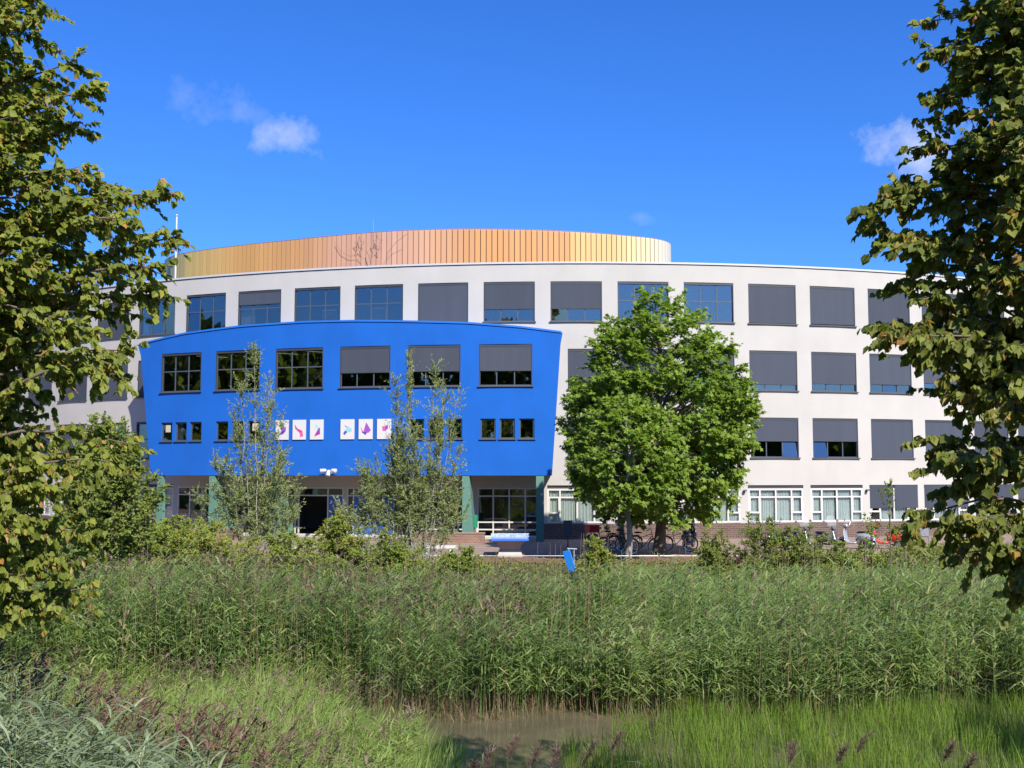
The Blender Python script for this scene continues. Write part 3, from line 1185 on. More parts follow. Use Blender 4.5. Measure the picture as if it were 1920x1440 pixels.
b.tube([(-.1, -.1, .1), (.15, -.1, -.5), (.2, -.1, -1.3)], .018, M['wire'], 5)
b.tube([(.2, .15, .4), (.16, .15, 2.0)], .02, M['steel'], 5)
b.obj('cable', st)

# ================================================================== ground, water, paving
def interp(y, ys, zs):
    return np.interp(y, ys, zs)


def vnoise(x, y, seed=0):
    """cheap smooth value noise, numpy"""
    xi, yi = np.floor(x), np.floor(y)
    xf, yf = x - xi, y - yi
    u, v = xf * xf * (3 - 2 * xf), yf * yf * (3 - 2 * yf)

    def h(a, b):
        q = np.sin(a * 127.1 + b * 311.7 + seed * 74.7) * 43758.5453
        return q - np.floor(q)
    return (h(xi, yi) * (1 - u) + h(xi + 1, yi) * u) * (1 - v) + (h(xi, yi + 1) * (1 - u) + h(xi + 1, yi + 1) * u) * v


YS = [-12, 0, 4, 8, 12, 15, 18, 22, 24, 30, 36, 41, 42]
Z_MID = [1.7, 1.7, 1.0, .2, -.6, -1.3, -1.8, -1.8, -1.5, -1.05, -.5, -.03, -.03]
Z_LEFT = [1.7, 1.7, 1.0, .3, -.3, -.75, -1.0, -1.25, -1.36, -1.05, -.5, -.03, -.03]


def gz(x, y):
    x, y = np.asarray(x, float), np.asarray(y, float)
    t = np.clip((-1.7 - x - 0.45 * np.sin(y * .9) - np.clip((y - 19.5) * .35, 0, 1.2)) / 2.0, 0, 1)
    t = t * t * (3 - 2 * t)
    z = interp(y, YS, Z_MID) * (1 - t) + interp(y, YS, Z_LEFT) * t
    rough = (vnoise(x * .7, y * .7, 3) - .5) * .22 * np.clip((41 - y) / 3, 0, 1) * np.clip((60 - np.abs(x)) / 10, 0, 1)
    return z + rough


def axis(parts):
    out = []
    for a, b, s in parts:
        out += list(np.arange(a, b, s))
    return np.array(out + [parts[-1][1]])


gx = axis([(-420, -60, 30), (-60, -24, 4), (-24, 24, .8), (24, 60, 4), (60, 420, 30)])
gy = axis([(-260, -20, 20), (-20, 0, 2), (0, 44, .8), (44, 90, 6), (90, 420, 30)])
XX, YY = np.meshgrid(gx, gy)
ZZ = gz(XX, YY)
verts = np.stack([XX, YY, ZZ], -1).reshape(-1, 3)
nx, ny = len(gx), len(gy)
fs = [(j * nx + i, j * nx + i + 1, (j + 1) * nx + i + 1, (j + 1) * nx + i) for j in range(ny - 1) for i in range(nx - 1)]
me = bpy.data.meshes.new('ground')
me.from_pydata(verts.tolist(), [], fs)
me.polygons.foreach_set('use_smooth', [True] * len(fs))
M['soil'] = pmat('mossy soil', (.065, .070, .032), .95, var=.45, scale=1.3, bump=.5, bscale=9)
me.materials.append(M['soil'])
tag(link('ground', me), kind='structure')


def watermat():
    m, t, out = newmat('murky ditch water')
    b = N(t, 'ShaderNodeBsdfPrincipled', Roughness=0.06)
    c = N(t, 'ShaderNodeTexCoord')
    n = N(t, 'ShaderNodeTexNoise', Scale=.8, Detail=5.0)
    t.links.new(c.outputs['Object'], n.inputs['Vector'])
    r = N(t, 'ShaderNodeValToRGB')
    r.color_ramp.elements[0].position = .35
    r.color_ramp.elements[1].position = .7
    r.color_ramp.elements[0].color = (.080, .070, .042, 1)
    r.color_ramp.elements[1].color = (.125, .108, .066, 1)
    t.links.new(n.outputs[0], r.inputs[0])
    t.links.new(r.outputs[0], b.inputs['Base Color'])
    n2 = N(t, 'ShaderNodeTexNoise', Scale=5.0, Detail=3.0)
    t.links.new(c.outputs['Object'], n2.inputs['Vector'])
    bp = N(t, 'ShaderNodeBump', Strength=.12, Distance=.03)
    t.links.new(n2.outputs[0], bp.inputs['Height'])
    t.links.new(bp.outputs[0], b.inputs['Normal'])
    t.links.new(b.outputs[0], out.inputs[0])
    return m


b = MB()
b.face([(-60, 11, -1.42), (60, 11, -1.42), (60, 27, -1.42), (-60, 27, -1.42)], watermat())
tag(b.obj('water'), kind='structure')


def sheet(name, x0, x1, y0, y1, z, m, kind='structure'):
    b = MB()
    b.face([(x0, y0, z), (x1, y0, z), (x1, y1, z), (x0, y1, z)], m)
    return tag(b.obj(name), kind=kind)


sheet('pavement', -70, 70, 42.6, 100, .004, M['paving'])
M['red_paving'] = brickmat('red clay paving', (.21, .112, .092), (.175, .095, .078), (.15, .10, .08), .22, .11, .008, uv=False)
sheet('path', -70, 70, 42.6, 46.1, .008, M['red_paving'])
b = MB()
b.box(-70, 70, 46.1, 46.22, -.05, .05, M['kerb'])
tag(b.obj('kerb'), kind='structure')

# ================================================================== foliage engine (numpy)
def np_mesh(name, V, F, tint, mats, midx=None, parent=None, loc=None, smooth=False):
    """V (n,3), F list of (k,m) int arrays grouped by size, tint (n,)"""
    me = bpy.data.meshes.new(name)
    me.vertices.add(len(V))
    me.vertices.foreach_set('co', np.ascontiguousarray(V, np.float32).ravel())
    tot_l = sum(f.size for f in F)
    nf = sum(len(f) for f in F)
    me.loops.add(tot_l)
    me.loops.foreach_set('vertex_index', np.concatenate([f.ravel() for f in F]).astype(np.int32))
    me.polygons.add(nf)
    st, k = [], 0
    for f in F:
        st.append(k + np.arange(len(f)) * f.shape[1])
        k += f.size
    me.polygons.foreach_set('loop_start', np.concatenate(st).astype(np.int32))
    for m in mats:
        me.materials.append(m)
    if midx is not None:
        me.polygons.foreach_set('material_index', midx.astype(np.int32))
    if smooth:
        me.polygons.foreach_set('use_smooth', np.ones(nf, bool))
    at = me.attributes.new('tint', 'FLOAT', 'POINT')
    at.data.foreach_set('value', np.ascontiguousarray(tint, np.float32))
    me.update(calc_edges=True)
    return link(name, me, parent, loc)


def nrm(v):
    return v / np.maximum(1e-9, np.linalg.norm(v, axis=-1, keepdims=True))


TPL = {
    'heart': (np.array([(0, 0, 0), (1, 0, -.10), (-.05, .34, .07), (.46, .52, .11), (-.05, -.34, .07), (.46, -.52, .11)]),
              [(0, 2, 3, 1), (0, 1, 5, 4)], None),
    'diamond': (np.array([(0, 0, 0), (.5, .5, .06), (1, 0, -.04), (.5, -.5, .06)]), [(0, 3, 2, 1)], None),
    'plane': (np.array([(0, 0, 0), (-.02, .40, -.02), (.24, .28, .03), (.52, .58, -.06), (.58, .20, .03), (1.0, 0, -.08), (.58, -.20, .03), (.52, -.58, -.06), (.24, -.28, .03), (-.02, -.40, -.02)]),
              [(0, 2, 3, 4), (0, 4, 5, 6), (0, 6, 7, 8)], None),
    'oval': (np.array([(0, 0, 0), (.5, .5, .08), (1, 0, -.05), (.5, -.5, .08), (.5, 0, -.02)]), [(0, 4, 2, 1), (0, 3, 2, 4)], None),
    'strap': (np.array([(0, .5, 0), (0, -.5, 0), (.5, -.5, .05), (.5, .5, .05), (1, -.08, -.02), (1, .08, -.02)]), [(0, 1, 2, 3), (3, 2, 4, 5)], None),
}


def leaves(P, D, Nn, L, Wd, tint, tpl):
    """place leaf templates: base P, axis D, normal Nn, length L, width Wd"""
    T, fcs, _ = TPL[tpl]
    D = nrm(D)
    S = nrm(np.cross(Nn, D))
    U = np.cross(D, S)
    k = len(T)
    V = (P[:, None, :] + D[:, None, :] * (T[None, :, 0:1] * L[:, None, None]) + S[:, None, :] * (T[None, :, 1:2] * Wd[:, None, None])
         + U[:, None, :] * (T[None, :, 2:3] * L[:, None, None])).reshape(-1, 3)
    F = (np.array(fcs)[None] + (np.arange(len(P)) * k)[:, None, None]).reshape(-1, 4)
    return V, F, np.repeat(tint, k)


def blades(P, az, L, W, e0, e1, tint, n=3, twist=None, prof=(.8, 1.0, .75, .06)):
    """curved grass blades: base P, azimuth az, elevation from e0 to e1 along the blade"""
    m = len(P)
    H = np.stack([np.cos(az), np.sin(az), np.zeros(m)], -1)
    ta = az + np.pi / 2 if twist is None else az + np.pi / 2 + twist
    S = np.stack([np.cos(ta), np.sin(ta), np.zeros(m)], -1)
    pos = P.copy()
    V = np.empty((m, (n + 1) * 2, 3))
    for i in range(n + 1):
        w = W * np.interp(i / n, np.linspace(0, 1, len(prof)), prof) * .5
        V[:, 2 * i] = pos + S * w[:, None]
        V[:, 2 * i + 1] = pos - S * w[:, None]
        e = e0 + (e1 - e0) * (i + .5) / n
        pos = pos + (H * np.cos(e)[:, None] + np.array([0, 0, 1.0]) * np.sin(e)[:, None]) * (L / n)[:, None]
    q = np.array([(2 * i, 2 * i + 1, 2 * i + 3, 2 * i + 2) for i in range(n)])
    F = (q[None] + (np.arange(m) * (n + 1) * 2)[:, None, None]).reshape(-1, 4)
    return V.reshape(-1, 3), F, np.repeat(tint, (n + 1) * 2)


def curves_tubes(C, R, k=3):
    """C (m,s,3) polylines, R (m,s) radii -> k-sided tubes"""
    m, s, _ = C.shape
    T = nrm(np.gradient(C, axis=1))
    ref = np.where(np.abs(T[:, :, 2:3]) > .8, np.array([1.0, 0, 0]), np.array([0, 0, 1.0]))
    A = nrm(np.cross(T, ref))
    B = np.cross(T, A)
    ang = np.arange(k) * 2 * np.pi / k
    V = C[:, :, None, :] + (A[:, :, None, :] * np.cos(ang)[None, None, :, None] + B[:, :, None, :] * np.sin(ang)[None, None, :, None]) * R[:, :, None, None]
    q = np.array([(i * k + j, i * k + (j + 1) % k, (i + 1) * k + (j + 1) % k, (i + 1) * k + j) for i in range(s - 1) for j in range(k)])
    F = (q[None] + (np.arange(m) * s * k)[:, None, None]).reshape(-1, 4)
    return V.reshape(-1, 3), F


def join(parts):
    """[(V,F,tint,mat_index)] -> merged arrays"""
    off, Vs, Fs, Ts, Ms = 0, [], [], [], []
    for V, F, T, mi in parts:
        Vs.append(V)
        Fs.append(F + off)
        Ts.append(T)
        Ms.append(np.full(len(F), mi))
        off += len(V)
    return np.concatenate(Vs), [np.concatenate(Fs)], np.concatenate(Ts), np.concatenate(Ms)


def stuff_mesh(name, parts, mats, parent=None, kind='stuff'):
    V, F, T, Mi = join(parts)
    o = np_mesh(name, V, F, T, mats, Mi, parent)
    if kind:
        o['kind'] = kind
    return o


# ------------------------------------------------------------------ trees
def bough_set(g, starts, tips, rise, droop, s=9, wob=.05):
    """quadratic boughs from starts to tips (m,3) with an upward mid point"""
    t = np.linspace(0, 1, s)[None, :, None]
    ln = np.linalg.norm(tips - starts, axis=1)
    mid = starts * .45 + tips * .55 + np.stack([np.zeros(len(ln)), np.zeros(len(ln)), rise * ln], -1)
    C = (1 - t) ** 2 * starts[:, None] + 2 * t * (1 - t) * mid[:, None] + t ** 2 * tips[:, None]
    C[:, :, 2] -= (t[..., 0] ** 3) * (droop * ln)[:, None]
    C += g.normal(0, wob, C.shape) * (t * (1.2 - t)) * np.minimum(ln, 2)[:, None, None] * .5
    return C, ln


def sample_on(C, idx, u):
    """points and tangents on curves C[idx] at parameter u"""
    s = C.shape[1]
    f = np.clip(u * (s - 1), 0, s - 1.001)
    i = f.astype(int)
    fr = (f - i)[:, None]
    a, b = C[idx, i], C[idx, i + 1]
    return a * (1 - fr) + b * fr, nrm(b - a)


def tree(name, label, cat, base, trunk_pts, trunk_r, starts, tips, opt, mats, seed, group=None, crown_name='crown'):
    """tapered trunk with limbs, twigs and single leaves. opt: rise, droop, twigs per metre, twig length, leaves per twig, leaf size, tpl ..."""
    g = np.random.default_rng(seed)
    root = empty(name, base)
    tag(root, label, cat, group)
    B0_ = np.array(base)
    tp = np.array(trunk_pts)
    C, ln = bough_set(g, starts, tips, opt['rise'], opt['droop'], wob=opt.get('wob', .06))
    # trunk and limbs
    rr = np.linspace(trunk_r, trunk_r * .22, len(tp))
    rr[0] *= 1.25
    Vt, Ft = curves_tubes(tp[None], rr[None], 9)
    lr = np.clip(ln * opt.get('limb_k', .011), .008, trunk_r * .5)[:, None] * np.linspace(1, .16, C.shape[1])[None]
    Vl, Fl = curves_tubes(C, lr, 5)
    V, F, T, Mi = join([(Vt, Ft, np.zeros(len(Vt)), 0), (Vl, Fl, np.zeros(len(Vl)), 0)])
    np_mesh('trunk', V - B0_, F, T, [mats[0]], None, root, smooth=True)
    # twigs
    nt_ = np.maximum(3, (ln * opt['tpm']).astype(int))
    idx = np.repeat(np.arange(len(C)), nt_)
    u = opt.get('u0', .25) + (1 - opt.get('u0', .25)) * np.sqrt(g.random(len(idx)))
    u = np.clip(u, 0, 1)
    P, Tg = sample_on(C, idx, u)
    side = np.cross(Tg, np.array([0, 0, 1.0]))
    sg = np.where(g.random(len(idx)) < .5, -1, 1)[:, None]
    D = nrm(Tg * opt.get('fwd', .7) + side * sg * g.uniform(.2, 1.0, (len(idx), 1)) + g.normal(0, opt.get('trand', .6), (len(idx), 3)) + np.array([0, 0, opt.get('up', .05)]))
    L = opt['twl'] * g.uniform(.5, 1.15, len(idx)) * (1.15 - .5 * u)
    tt = np.linspace(0, 1, 3)[None, :, None]
    TC = P[:, None] + D[:, None] * tt * L[:, None, None]
    TC[:, :, 2] -= (tt[..., 0] ** 2) * (opt.get('tdroop', .18) * L)[:, None]
    tr = opt.get('twr', .006) * np.linspace(1, .3, 3)[None].repeat(len(TC), 0)
    if opt.get('far'):
        Vw, Fw = curves_tubes(TC[:, ::2], tr[:, ::2], 3)
    else:
        Vw, Fw = curves_tubes(TC, tr, 3)
    # leaves along the twigs
    k = opt['lpt']
    ti = np.repeat(np.arange(len(TC)), k)
    uu = np.clip(g.uniform(.08, 1.06, len(ti)), 0, 1)
    LP, LT = sample_on(TC, ti, uu)
    ctr = np.array(opt['centre'])
    outw = nrm(LP - ctr)
    sd = np.cross(LT, np.array([0, 0, 1.0])) * np.where(g.random(len(ti)) < .5, -1, 1)[:, None]
    LD = nrm(LT * .35 + sd * .6 + outw * opt.get('out', .35) + g.normal(0, .35, LP.shape) + np.array([0, 0, -opt.get('hang', .5)]))
    LN = nrm(np.array([0, 0, 1.0]) * opt.get('nup', .7) + outw * .5 + np.array(TO_SUN) * opt.get('nsun', .35) + g.normal(0, opt.get('nrand', .42), LP.shape))
    sz = opt['leaf'] * g.uniform(.7, 1.2, len(ti))
    tw_tone = np.repeat(g.normal(0, .10, len(TC)), k)
    tint = np.clip(opt.get('tone', .38) + tw_tone + g.normal(0, .13, len(ti)), 0, opt.get('tone_max', .78))
    if opt.get('gold'):
        gi = g.random(len(ti)) < opt['gold']
        tint[gi] = g.uniform(.80, 1.0, gi.sum())
    if opt.get('keep') is not None:
        kp = opt['keep'](LP, g)
        LP, LD, LN, sz, tint = LP[kp], LD[kp], LN[kp], sz[kp], tint[kp]
    parts = []
    a = leaves(LP, LD, LN, sz, sz * opt['lw'], tint, opt['tpl'])
    parts.append((*a, 0))
    parts.append((Vw, Fw, np.zeros(len(Vw)), 1))
    if opt.get('bract'):
        nb = int(len(ti) * opt['bract'])
        bi = g.integers(0, len(TC), nb)
        BP, BT = sample_on(TC, bi, np.clip(g.random(nb), .2, 1))
        BD = nrm(g.normal(0, .4, BP.shape) + np.array([0, 0, -1.0]))
        bl = opt['leaf'] * g.uniform(.8, 1.4, nb)
        a = leaves(BP, BD, nrm(g.normal(0, 1, BP.shape) + np.array([0, -.4, .2])), bl, bl * .30, g.random(nb), 'diamond')
        parts.append((*a, 2))
    V, F, T, Mi = join(parts)
    np_mesh(crown_name, V - B0_, F, T, [mats[1], mats[0]] + ([mats[2]] if opt.get('bract') else []), Mi, root)
    return root


M['bark'] = pmat('grey brown bark', (.115, .09, .07), .9, var=.3, scale=8, bump=.6, bscale=30)
M['pale_bark'] = pmat('pale grey bark', (.20, .19, .165), .9, var=.25, scale=7, bump=.3, bscale=20)
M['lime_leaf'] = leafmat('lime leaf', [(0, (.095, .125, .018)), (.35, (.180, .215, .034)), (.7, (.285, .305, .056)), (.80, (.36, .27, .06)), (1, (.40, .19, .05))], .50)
M['lime_leaf_shaded'] = leafmat('lime leaf painted shade', [(0, (.070, .095, .018)), (.35, (.135, .165, .030)), (.7, (.215, .235, .044)), (.80, (.32, .23, .05)), (1, (.36, .16, .04))], .46)  # shaded copy of the lime leaf: crown shade put into its colour
M['bract'] = leafmat('lime bract', [(0, (.22, .105, .035)), (.5, (.34, .19, .07)), (1, (.42, .31, .14))], .42)
M['plane_leaf'] = leafmat('plane leaf', [(0, (.095, .160, .018)), (.4, (.165, .250, .032)), (.78, (.240, .325, .050)), (1, (.38, .36, .07))], .50)
M['willow_leaf'] = leafmat('willow leaf', [(0, (.120, .160, .046)), (.4, (.205, .250, .090)), (.75, (.29, .31, .145)), (1, (.40, .41, .27))], .42)
M['bush_leaf'] = leafmat('bush leaf', [(0, (.085, .130, .020)), (.4, (.165, .225, .036)), (.75, (.250, .290, .056)), (.9, (.28, .26, .05)), (1, (.32, .13, .04))], .44)
M['hazel_leaf'] = leafmat('hazel leaf', [(0, (.090, .130, .028)), (.4, (.165, .210, .044)), (.78, (.24, .27, .068)), (1, (.30, .27, .06))], .44)

g0 = np.random.default_rng(21)


def at(px, py, Y):
    """world point at depth Y seen at photo pixel (px, py): used once, to read off branch tips"""
    f, p = 2068.3, .0797
    a, b = (px - 960) / f, (720 - py) / f
    c, s = math.cos(p), math.sin(p)
    d = (a, c - b * s, s + b * c)
    return (d[0] * Y / d[1], Y, 3.48 + d[2] * Y / d[1])


# left lime, crown reaching in from outside the frame
LB = (-6.9, 11.2, gz(-6.9, 11.2) - .1)
tp = np.array([(LB[0] + .05 * math.sin(k), LB[1] + .04 * k, LB[2] + 10.2 * k / 8) for k in range(9)])
tips = []
for px, py, Y in [(95, -20, 11.3), (150, 60, 11), (185, 118, 11), (165, 190, 11.4), (150, 262, 10.8), (205, 300, 11.5), (265, 310, 11.2), (340, 288, 11), (352, 362, 10.9), (300, 400, 11.6), (315, 430, 10.7), (272, 350, 10.5),
                  (330, 475, 11), (275, 470, 11.4), (255, 530, 11.2), (250, 590, 10.9), (255, 648, 11), (210, 610, 10.6), (190, 660, 11.5), (170, 560, 10.4), (130, 800, 11), (160, 860, 10.6), (230, 800, 10.7), (255, 770, 10.9), (190, 930, 10.8), (150, 985, 10.6), (175, 1040, 10.8), (120, 1080, 10.7), (60, 1090, 10.9), (40, 1020, 10.6), (30, 950, 10.4)]:
    tips.append(at(px, py, Y))
for _ in range(235):
    z = g0.uniform(2.8, 9.6)
    r = np.interp(z, [1.2, 2.5, 4.0, 5.2, 6.3, 7.4, 8.5, 10.0], [2.35, 2.5, 1.95, 2.2, 2.8, 2.2, 1.9, 1.4]) * g0.uniform(.55, 1.0)
    a = g0.normal(-.15, .75)
    tips.append((LB[0] + r * math.cos(a), LB[1] + r * math.sin(a), z))
for _ in range(42):
    z = g0.uniform(2.75, 4.4)
    r = np.interp(z, [1.2, 2.5, 4.0, 4.4], [2.3, 2.5, 2.1, 1.9]) * g0.uniform(.7, 1.0)
    a = g0.normal(-.1, .6)
    tips.append((LB[0] + r * math.cos(a), LB[1] + r * math.sin(a), z))
tips = np.array(tips)
tips[:32, 0] -= .06
hz = np.clip(tips[:, 2] - np.linalg.norm(tips[:, :2] - np.array(LB[:2]), axis=1) * g0.uniform(.05, .85, len(tips)), LB[2] + 1.2, LB[2] + 9.6)
starts = np.stack([np.interp(hz, tp[:, 2], tp[:, 0]), np.interp(hz, tp[:, 2], tp[:, 1]), hz], -1)
LIME = dict(rise=.10, droop=.10, tpm=9.5, twl=.42, lpt=12, leaf=.071, lw=.90, tpl='heart', centre=(-6.9, 11.2, 5.0), hang=.75, nup=.2, nsun=.8, nrand=.62, bract=.22, gold=.022, twr=.004, u0=.30, tone=.36)
tree('lime_tree', 'autumn tinged lime tree whose crown fills the side of the view beside the flagpole', 'tree', LB, tp, .16, starts, tips, LIME, [M['bark'], M['lime_leaf'], M['bract']], 31, 'lime trees on the near bank')

# right lime, nearer, seen on its shaded side
RB = (5.3, 8.6, gz(5.3, 8.6) - .1)
tp = np.array([(RB[0] + .04 * math.sin(k * 2), RB[1] + .03 * k, RB[2] + 10.6 * k / 8) for k in range(9)])
tips = []
for px, py, Y in [(1835, -20, 8.6), (1752, 8, 8.7), (1745, 60, 8.5), (1790, 60, 8.4), (1738, 150, 8.6), (1745, 190, 8.9), (1700, 235, 8.6), (1660, 285, 8.5), (1690, 300, 8.8), (1597, 335, 8.5), (1640, 372, 8.6), (1690, 395, 8.3), (1672, 465, 8.5), (1720, 440, 8.8), (1710, 500, 8.4),
                  (1640, 548, 8.6), (1660, 560, 8.4), (1715, 600, 8.6), (1700, 570, 8.2), (1755, 640, 8.5), (1745, 690, 8.6), (1800, 700, 8.3), (1808, 690, 8.8), (1725, 785, 8.5), (1735, 830, 8.6), (1770, 800, 8.3), (1752, 880, 8.6), (1800, 850, 8.4), (1697, 930, 8.5), (1760, 950, 8.6), (1790, 990, 8.5), (1820, 930, 8.3), (1860, 1040, 8.6), (1880, 1080, 8.5), (1840, 1010, 8.8), (1900, 1000, 8.4)]:
    tips.append(at(px, py, Y))
for _ in range(150):
    z = 3.35 + 7.05 * g0.uniform(0, 1) ** .8
    r = np.interp(z, [2.5, 3.4, 4.2, 4.9, 5.8, 6.4, 7.2, 8.5, 10.6], [1.5, 1.75, 1.85, 2.0, 2.15, 1.95, 1.8, 1.8, .9]) * g0.uniform(.62, 1.0)
    a = math.pi + g0.normal(.1, .65)
    tips.append((RB[0] + r * math.cos(a), RB[1] + r * math.sin(a), z))
for _ in range(60):
    z = g0.uniform(3.2, 10.2)
    r = 2.0 * g0.uniform(.5, 1.0)
    a = g0.uniform(-.3 * math.pi, .4 * math.pi)
    tips.append((RB[0] + r * math.cos(a), RB[1] + r * math.sin(a), z))
tips = np.array(tips)
tips[:36, 0] += .04
tips[:36, 2] += .03
hz = np.clip(tips[:, 2] - np.linalg.norm(tips[:, :2] - np.array(RB[:2]), axis=1) * g0.uniform(.05, .8, len(tips)), RB[2] + 1.4, RB[2] + 10.0)
starts = np.stack([np.interp(hz, tp[:, 2], tp[:, 0]), np.interp(hz, tp[:, 2], tp[:, 1]), hz], -1)
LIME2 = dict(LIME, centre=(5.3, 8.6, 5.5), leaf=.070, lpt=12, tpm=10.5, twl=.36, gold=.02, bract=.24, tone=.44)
rt = tree('lime_tree', 'dark shaded lime tree close to the camera in front of the long row of blinds', 'tree', RB, tp, .15, starts, tips, LIME2, [M['bark'], M['lime_leaf_shaded'], M['bract']], 37, 'lime trees on the near bank')
# the next tree of the row, out of the frame, throws the shade at the corner of the ditch
c = copy_tree(rt)
c.location = (14.6, 10.2, gz(14.6, 10.2) - .1)
c.rotation_euler = (0, 0, 1.3)
c['label'] = 'next lime tree of the row further along the bank, past the nearest dark one'


# plane trees on the plaza
def plane_tree(x, y, h0, cz, rx, rz, seed, label, nb, bark, low=1.0, tr=.19):
    g = np.random.default_rng(seed)
    base = (x, y, 0)
    top = cz + rz * .8
    tp = np.array([(x + .08 * math.sin(k * 1.3 + seed), y + .06 * math.cos(k * 1.7), top * k / 9 - .02) for k in range(10)])
    v = nrm(g.normal(0, 1, (nb, 3)))
    v[:, 2] = np.sign(v[:, 2]) * np.abs(v[:, 2]) ** 1.1
    k = g.uniform(.55, 1.0, nb) ** .45
    up = v[:, 2] > 0
    wide = np.where(up, (1 - .25 * np.clip(v[:, 2], 0, 1) ** 2), 1.0)
    tips = np.stack([x + v[:, 0] * rx * k * wide, y + v[:, 1] * rx * .95 * k * wide, cz + v[:, 2] * rz * k], -1)
    tips[:, 2] = np.maximum(tips[:, 2], low + g.uniform(0, .5, nb))
    hz = np.clip(tips[:, 2] - np.hypot(tips[:, 0] - x, tips[:, 1] - y) * g.uniform(.3, .75, nb), h0, top * .97)
    st_ = np.stack([np.interp(hz, tp[:, 2], tp[:, 0]), np.interp(hz, tp[:, 2], tp[:, 1]), hz], -1)
    opt = dict(far=1, rise=.12, droop=.04, tpm=6.0, twl=.85, lpt=7, leaf=.205, lw=.98, tpl='plane', centre=(x, y, cz - 1), hang=.30, nup=.25, nsun=.85, up=.25, twr=.008, u0=.45, tone=.42, tone_max=.9, gold=.008, out=.5, limb_k=.009, rise_=0)

    def inside(p, gg):
        d = (p - np.array([x, y, cz])) / np.array([rx, rx, rz])
        d[:, :2] /= np.where(d[:, 2:3] > 0, 1 - .22 * np.clip(d[:, 2:3], 0, 1) ** 2, 1.0)
        r_ = np.linalg.norm(d, axis=1)
        a_ = np.arctan2(d[:, 1], d[:, 0])
        lim = 1.0 + .055 * (vnoise(a_ * 2.2 + seed, d[:, 2] * 4.5, seed) - .5) * 2 + gg.normal(0, .03, len(p))
        return (r_ < lim) & (p[:, 2] > low - .25)
    opt['keep'] = inside
    return tree('plane_tree', label, 'tree', base, tp, tr, st_, tips, opt, [bark, M['plane_leaf']], seed, 'plane trees on the plaza')


plane_tree(6.3, 47.0, 1.9, 5.95, 4.25, 5.5, 5, 'broad round plane tree with dark ivied trunk in front of the white facade', 380, M['bark'], 1.35, .24)
plane_tree(4.55, 43.6, 2.0, 4.0, 2.45, 2.6, 6, 'smaller plane tree with a pale trunk beside the parked bicycles', 150, M['pale_bark'], 1.6, .13)
plane_tree(4.95, 50.2, 2.2, 4.6, 2.4, 2.4, 8, 'plane tree with a grey trunk behind the red crate bicycle', 60, M['pale_bark'], 2.2, .15)


# willows: many upright stems with narrow grey leaves
def willow(x, y, seed, label, stems, tpm=14):
    """stems: (dx at tip, height, dx at base)"""
    g = np.random.default_rng(seed)
    z0 = float(gz(x, y)) - .05
    starts, tips = [], []
    for dx, h, bx, n in stems:
        for _ in range(n):
            starts.append((x + bx + g.normal(0, .10), y + g.normal(0, .15), z0 + g.uniform(0, .2)))
            tips.append((x + dx + g.normal(0, .10 if n == 1 else .42), y + g.normal(0, .4), z0 + h * (g.uniform(.55, 1.0) if n > 1 else 1)))
    starts, tips = np.array(starts), np.array(tips)
    opt = dict(far=1, rise=.02, droop=0, tpm=tpm, twl=.75, lpt=17, leaf=.125, lw=.26, tpl='diamond', centre=(x, y, 2), hang=-.05, nup=.2, nsun=.7, twr=.004, u0=.12, fwd=.6, up=.32, tdroop=-.05, tone=.45, tone_max=1.0, limb_k=.0038, out=.3, wob=.05)
    tp = np.array([(x, y, z0), (x, y, z0 + .2), (x, y, z0 + .5)])
    return tree('willow_shrub', label, 'shrub', (x, y, z0), tp, .06, starts, tips, opt, [M['pale_bark'], M['willow_leaf']], seed, 'grey leaved willows before the entrance')


willow(-9.6, 41.6, 3, 'slim grey green willow rising to the second window of the blue wall',
       [(-.10, 8.1, 0, 1), (.25, 7.2, .05, 1), (-.5, 6.8, -.1, 1), (.45, 6.5, .1, 1), (-.85, 5.8, -.1, 1), (.9, 5.6, .2, 1), (0, 5.4, 0, 3), (-1.3, 4.3, -.3, 3), (1.5, 4.4, .4, 3), (.2, 4.2, .1, 5), (-.9, 3.8, -.3, 6), (.9, 3.6, .3, 7), (-1.4, 2.9, -.6, 4), (1.5, 2.8, .6, 4), (0, 2.8, 0, 6)], 8)
willow(-3.9, 41.9, 4, 'wide many stemmed grey willow hiding the right part of the entrance',
       [(-.05, 7.8, .05, 1), (.1, 7.1, .1, 1), (-.55, 7.0, -.1, 1), (-.3, 6.6, 0, 2), (1.05, 7.6, .55, 1), (1.25, 6.7, .6, 1), (1.75, 6.5, .8, 1), (1.4, 5.8, .7, 2), (-.8, 6.0, -.2, 3), (.4, 5.4, .3, 3), (1.4, 4.8, .7, 4), (-1.2, 5.1, -.4, 4), (-.3, 5.2, 0, 5), (-1.7, 4.2, -.7, 5), (.3, 4.3, .2, 6), (1.4, 3.6, .8, 5), (-1.2, 3.4, -.5, 7), (-2.0, 2.9, -1.0, 6), (-.3, 3.0, -.1, 6), (.6, 2.8, .4, 5), (1.8, 2.5, 1.0, 3)], 8)


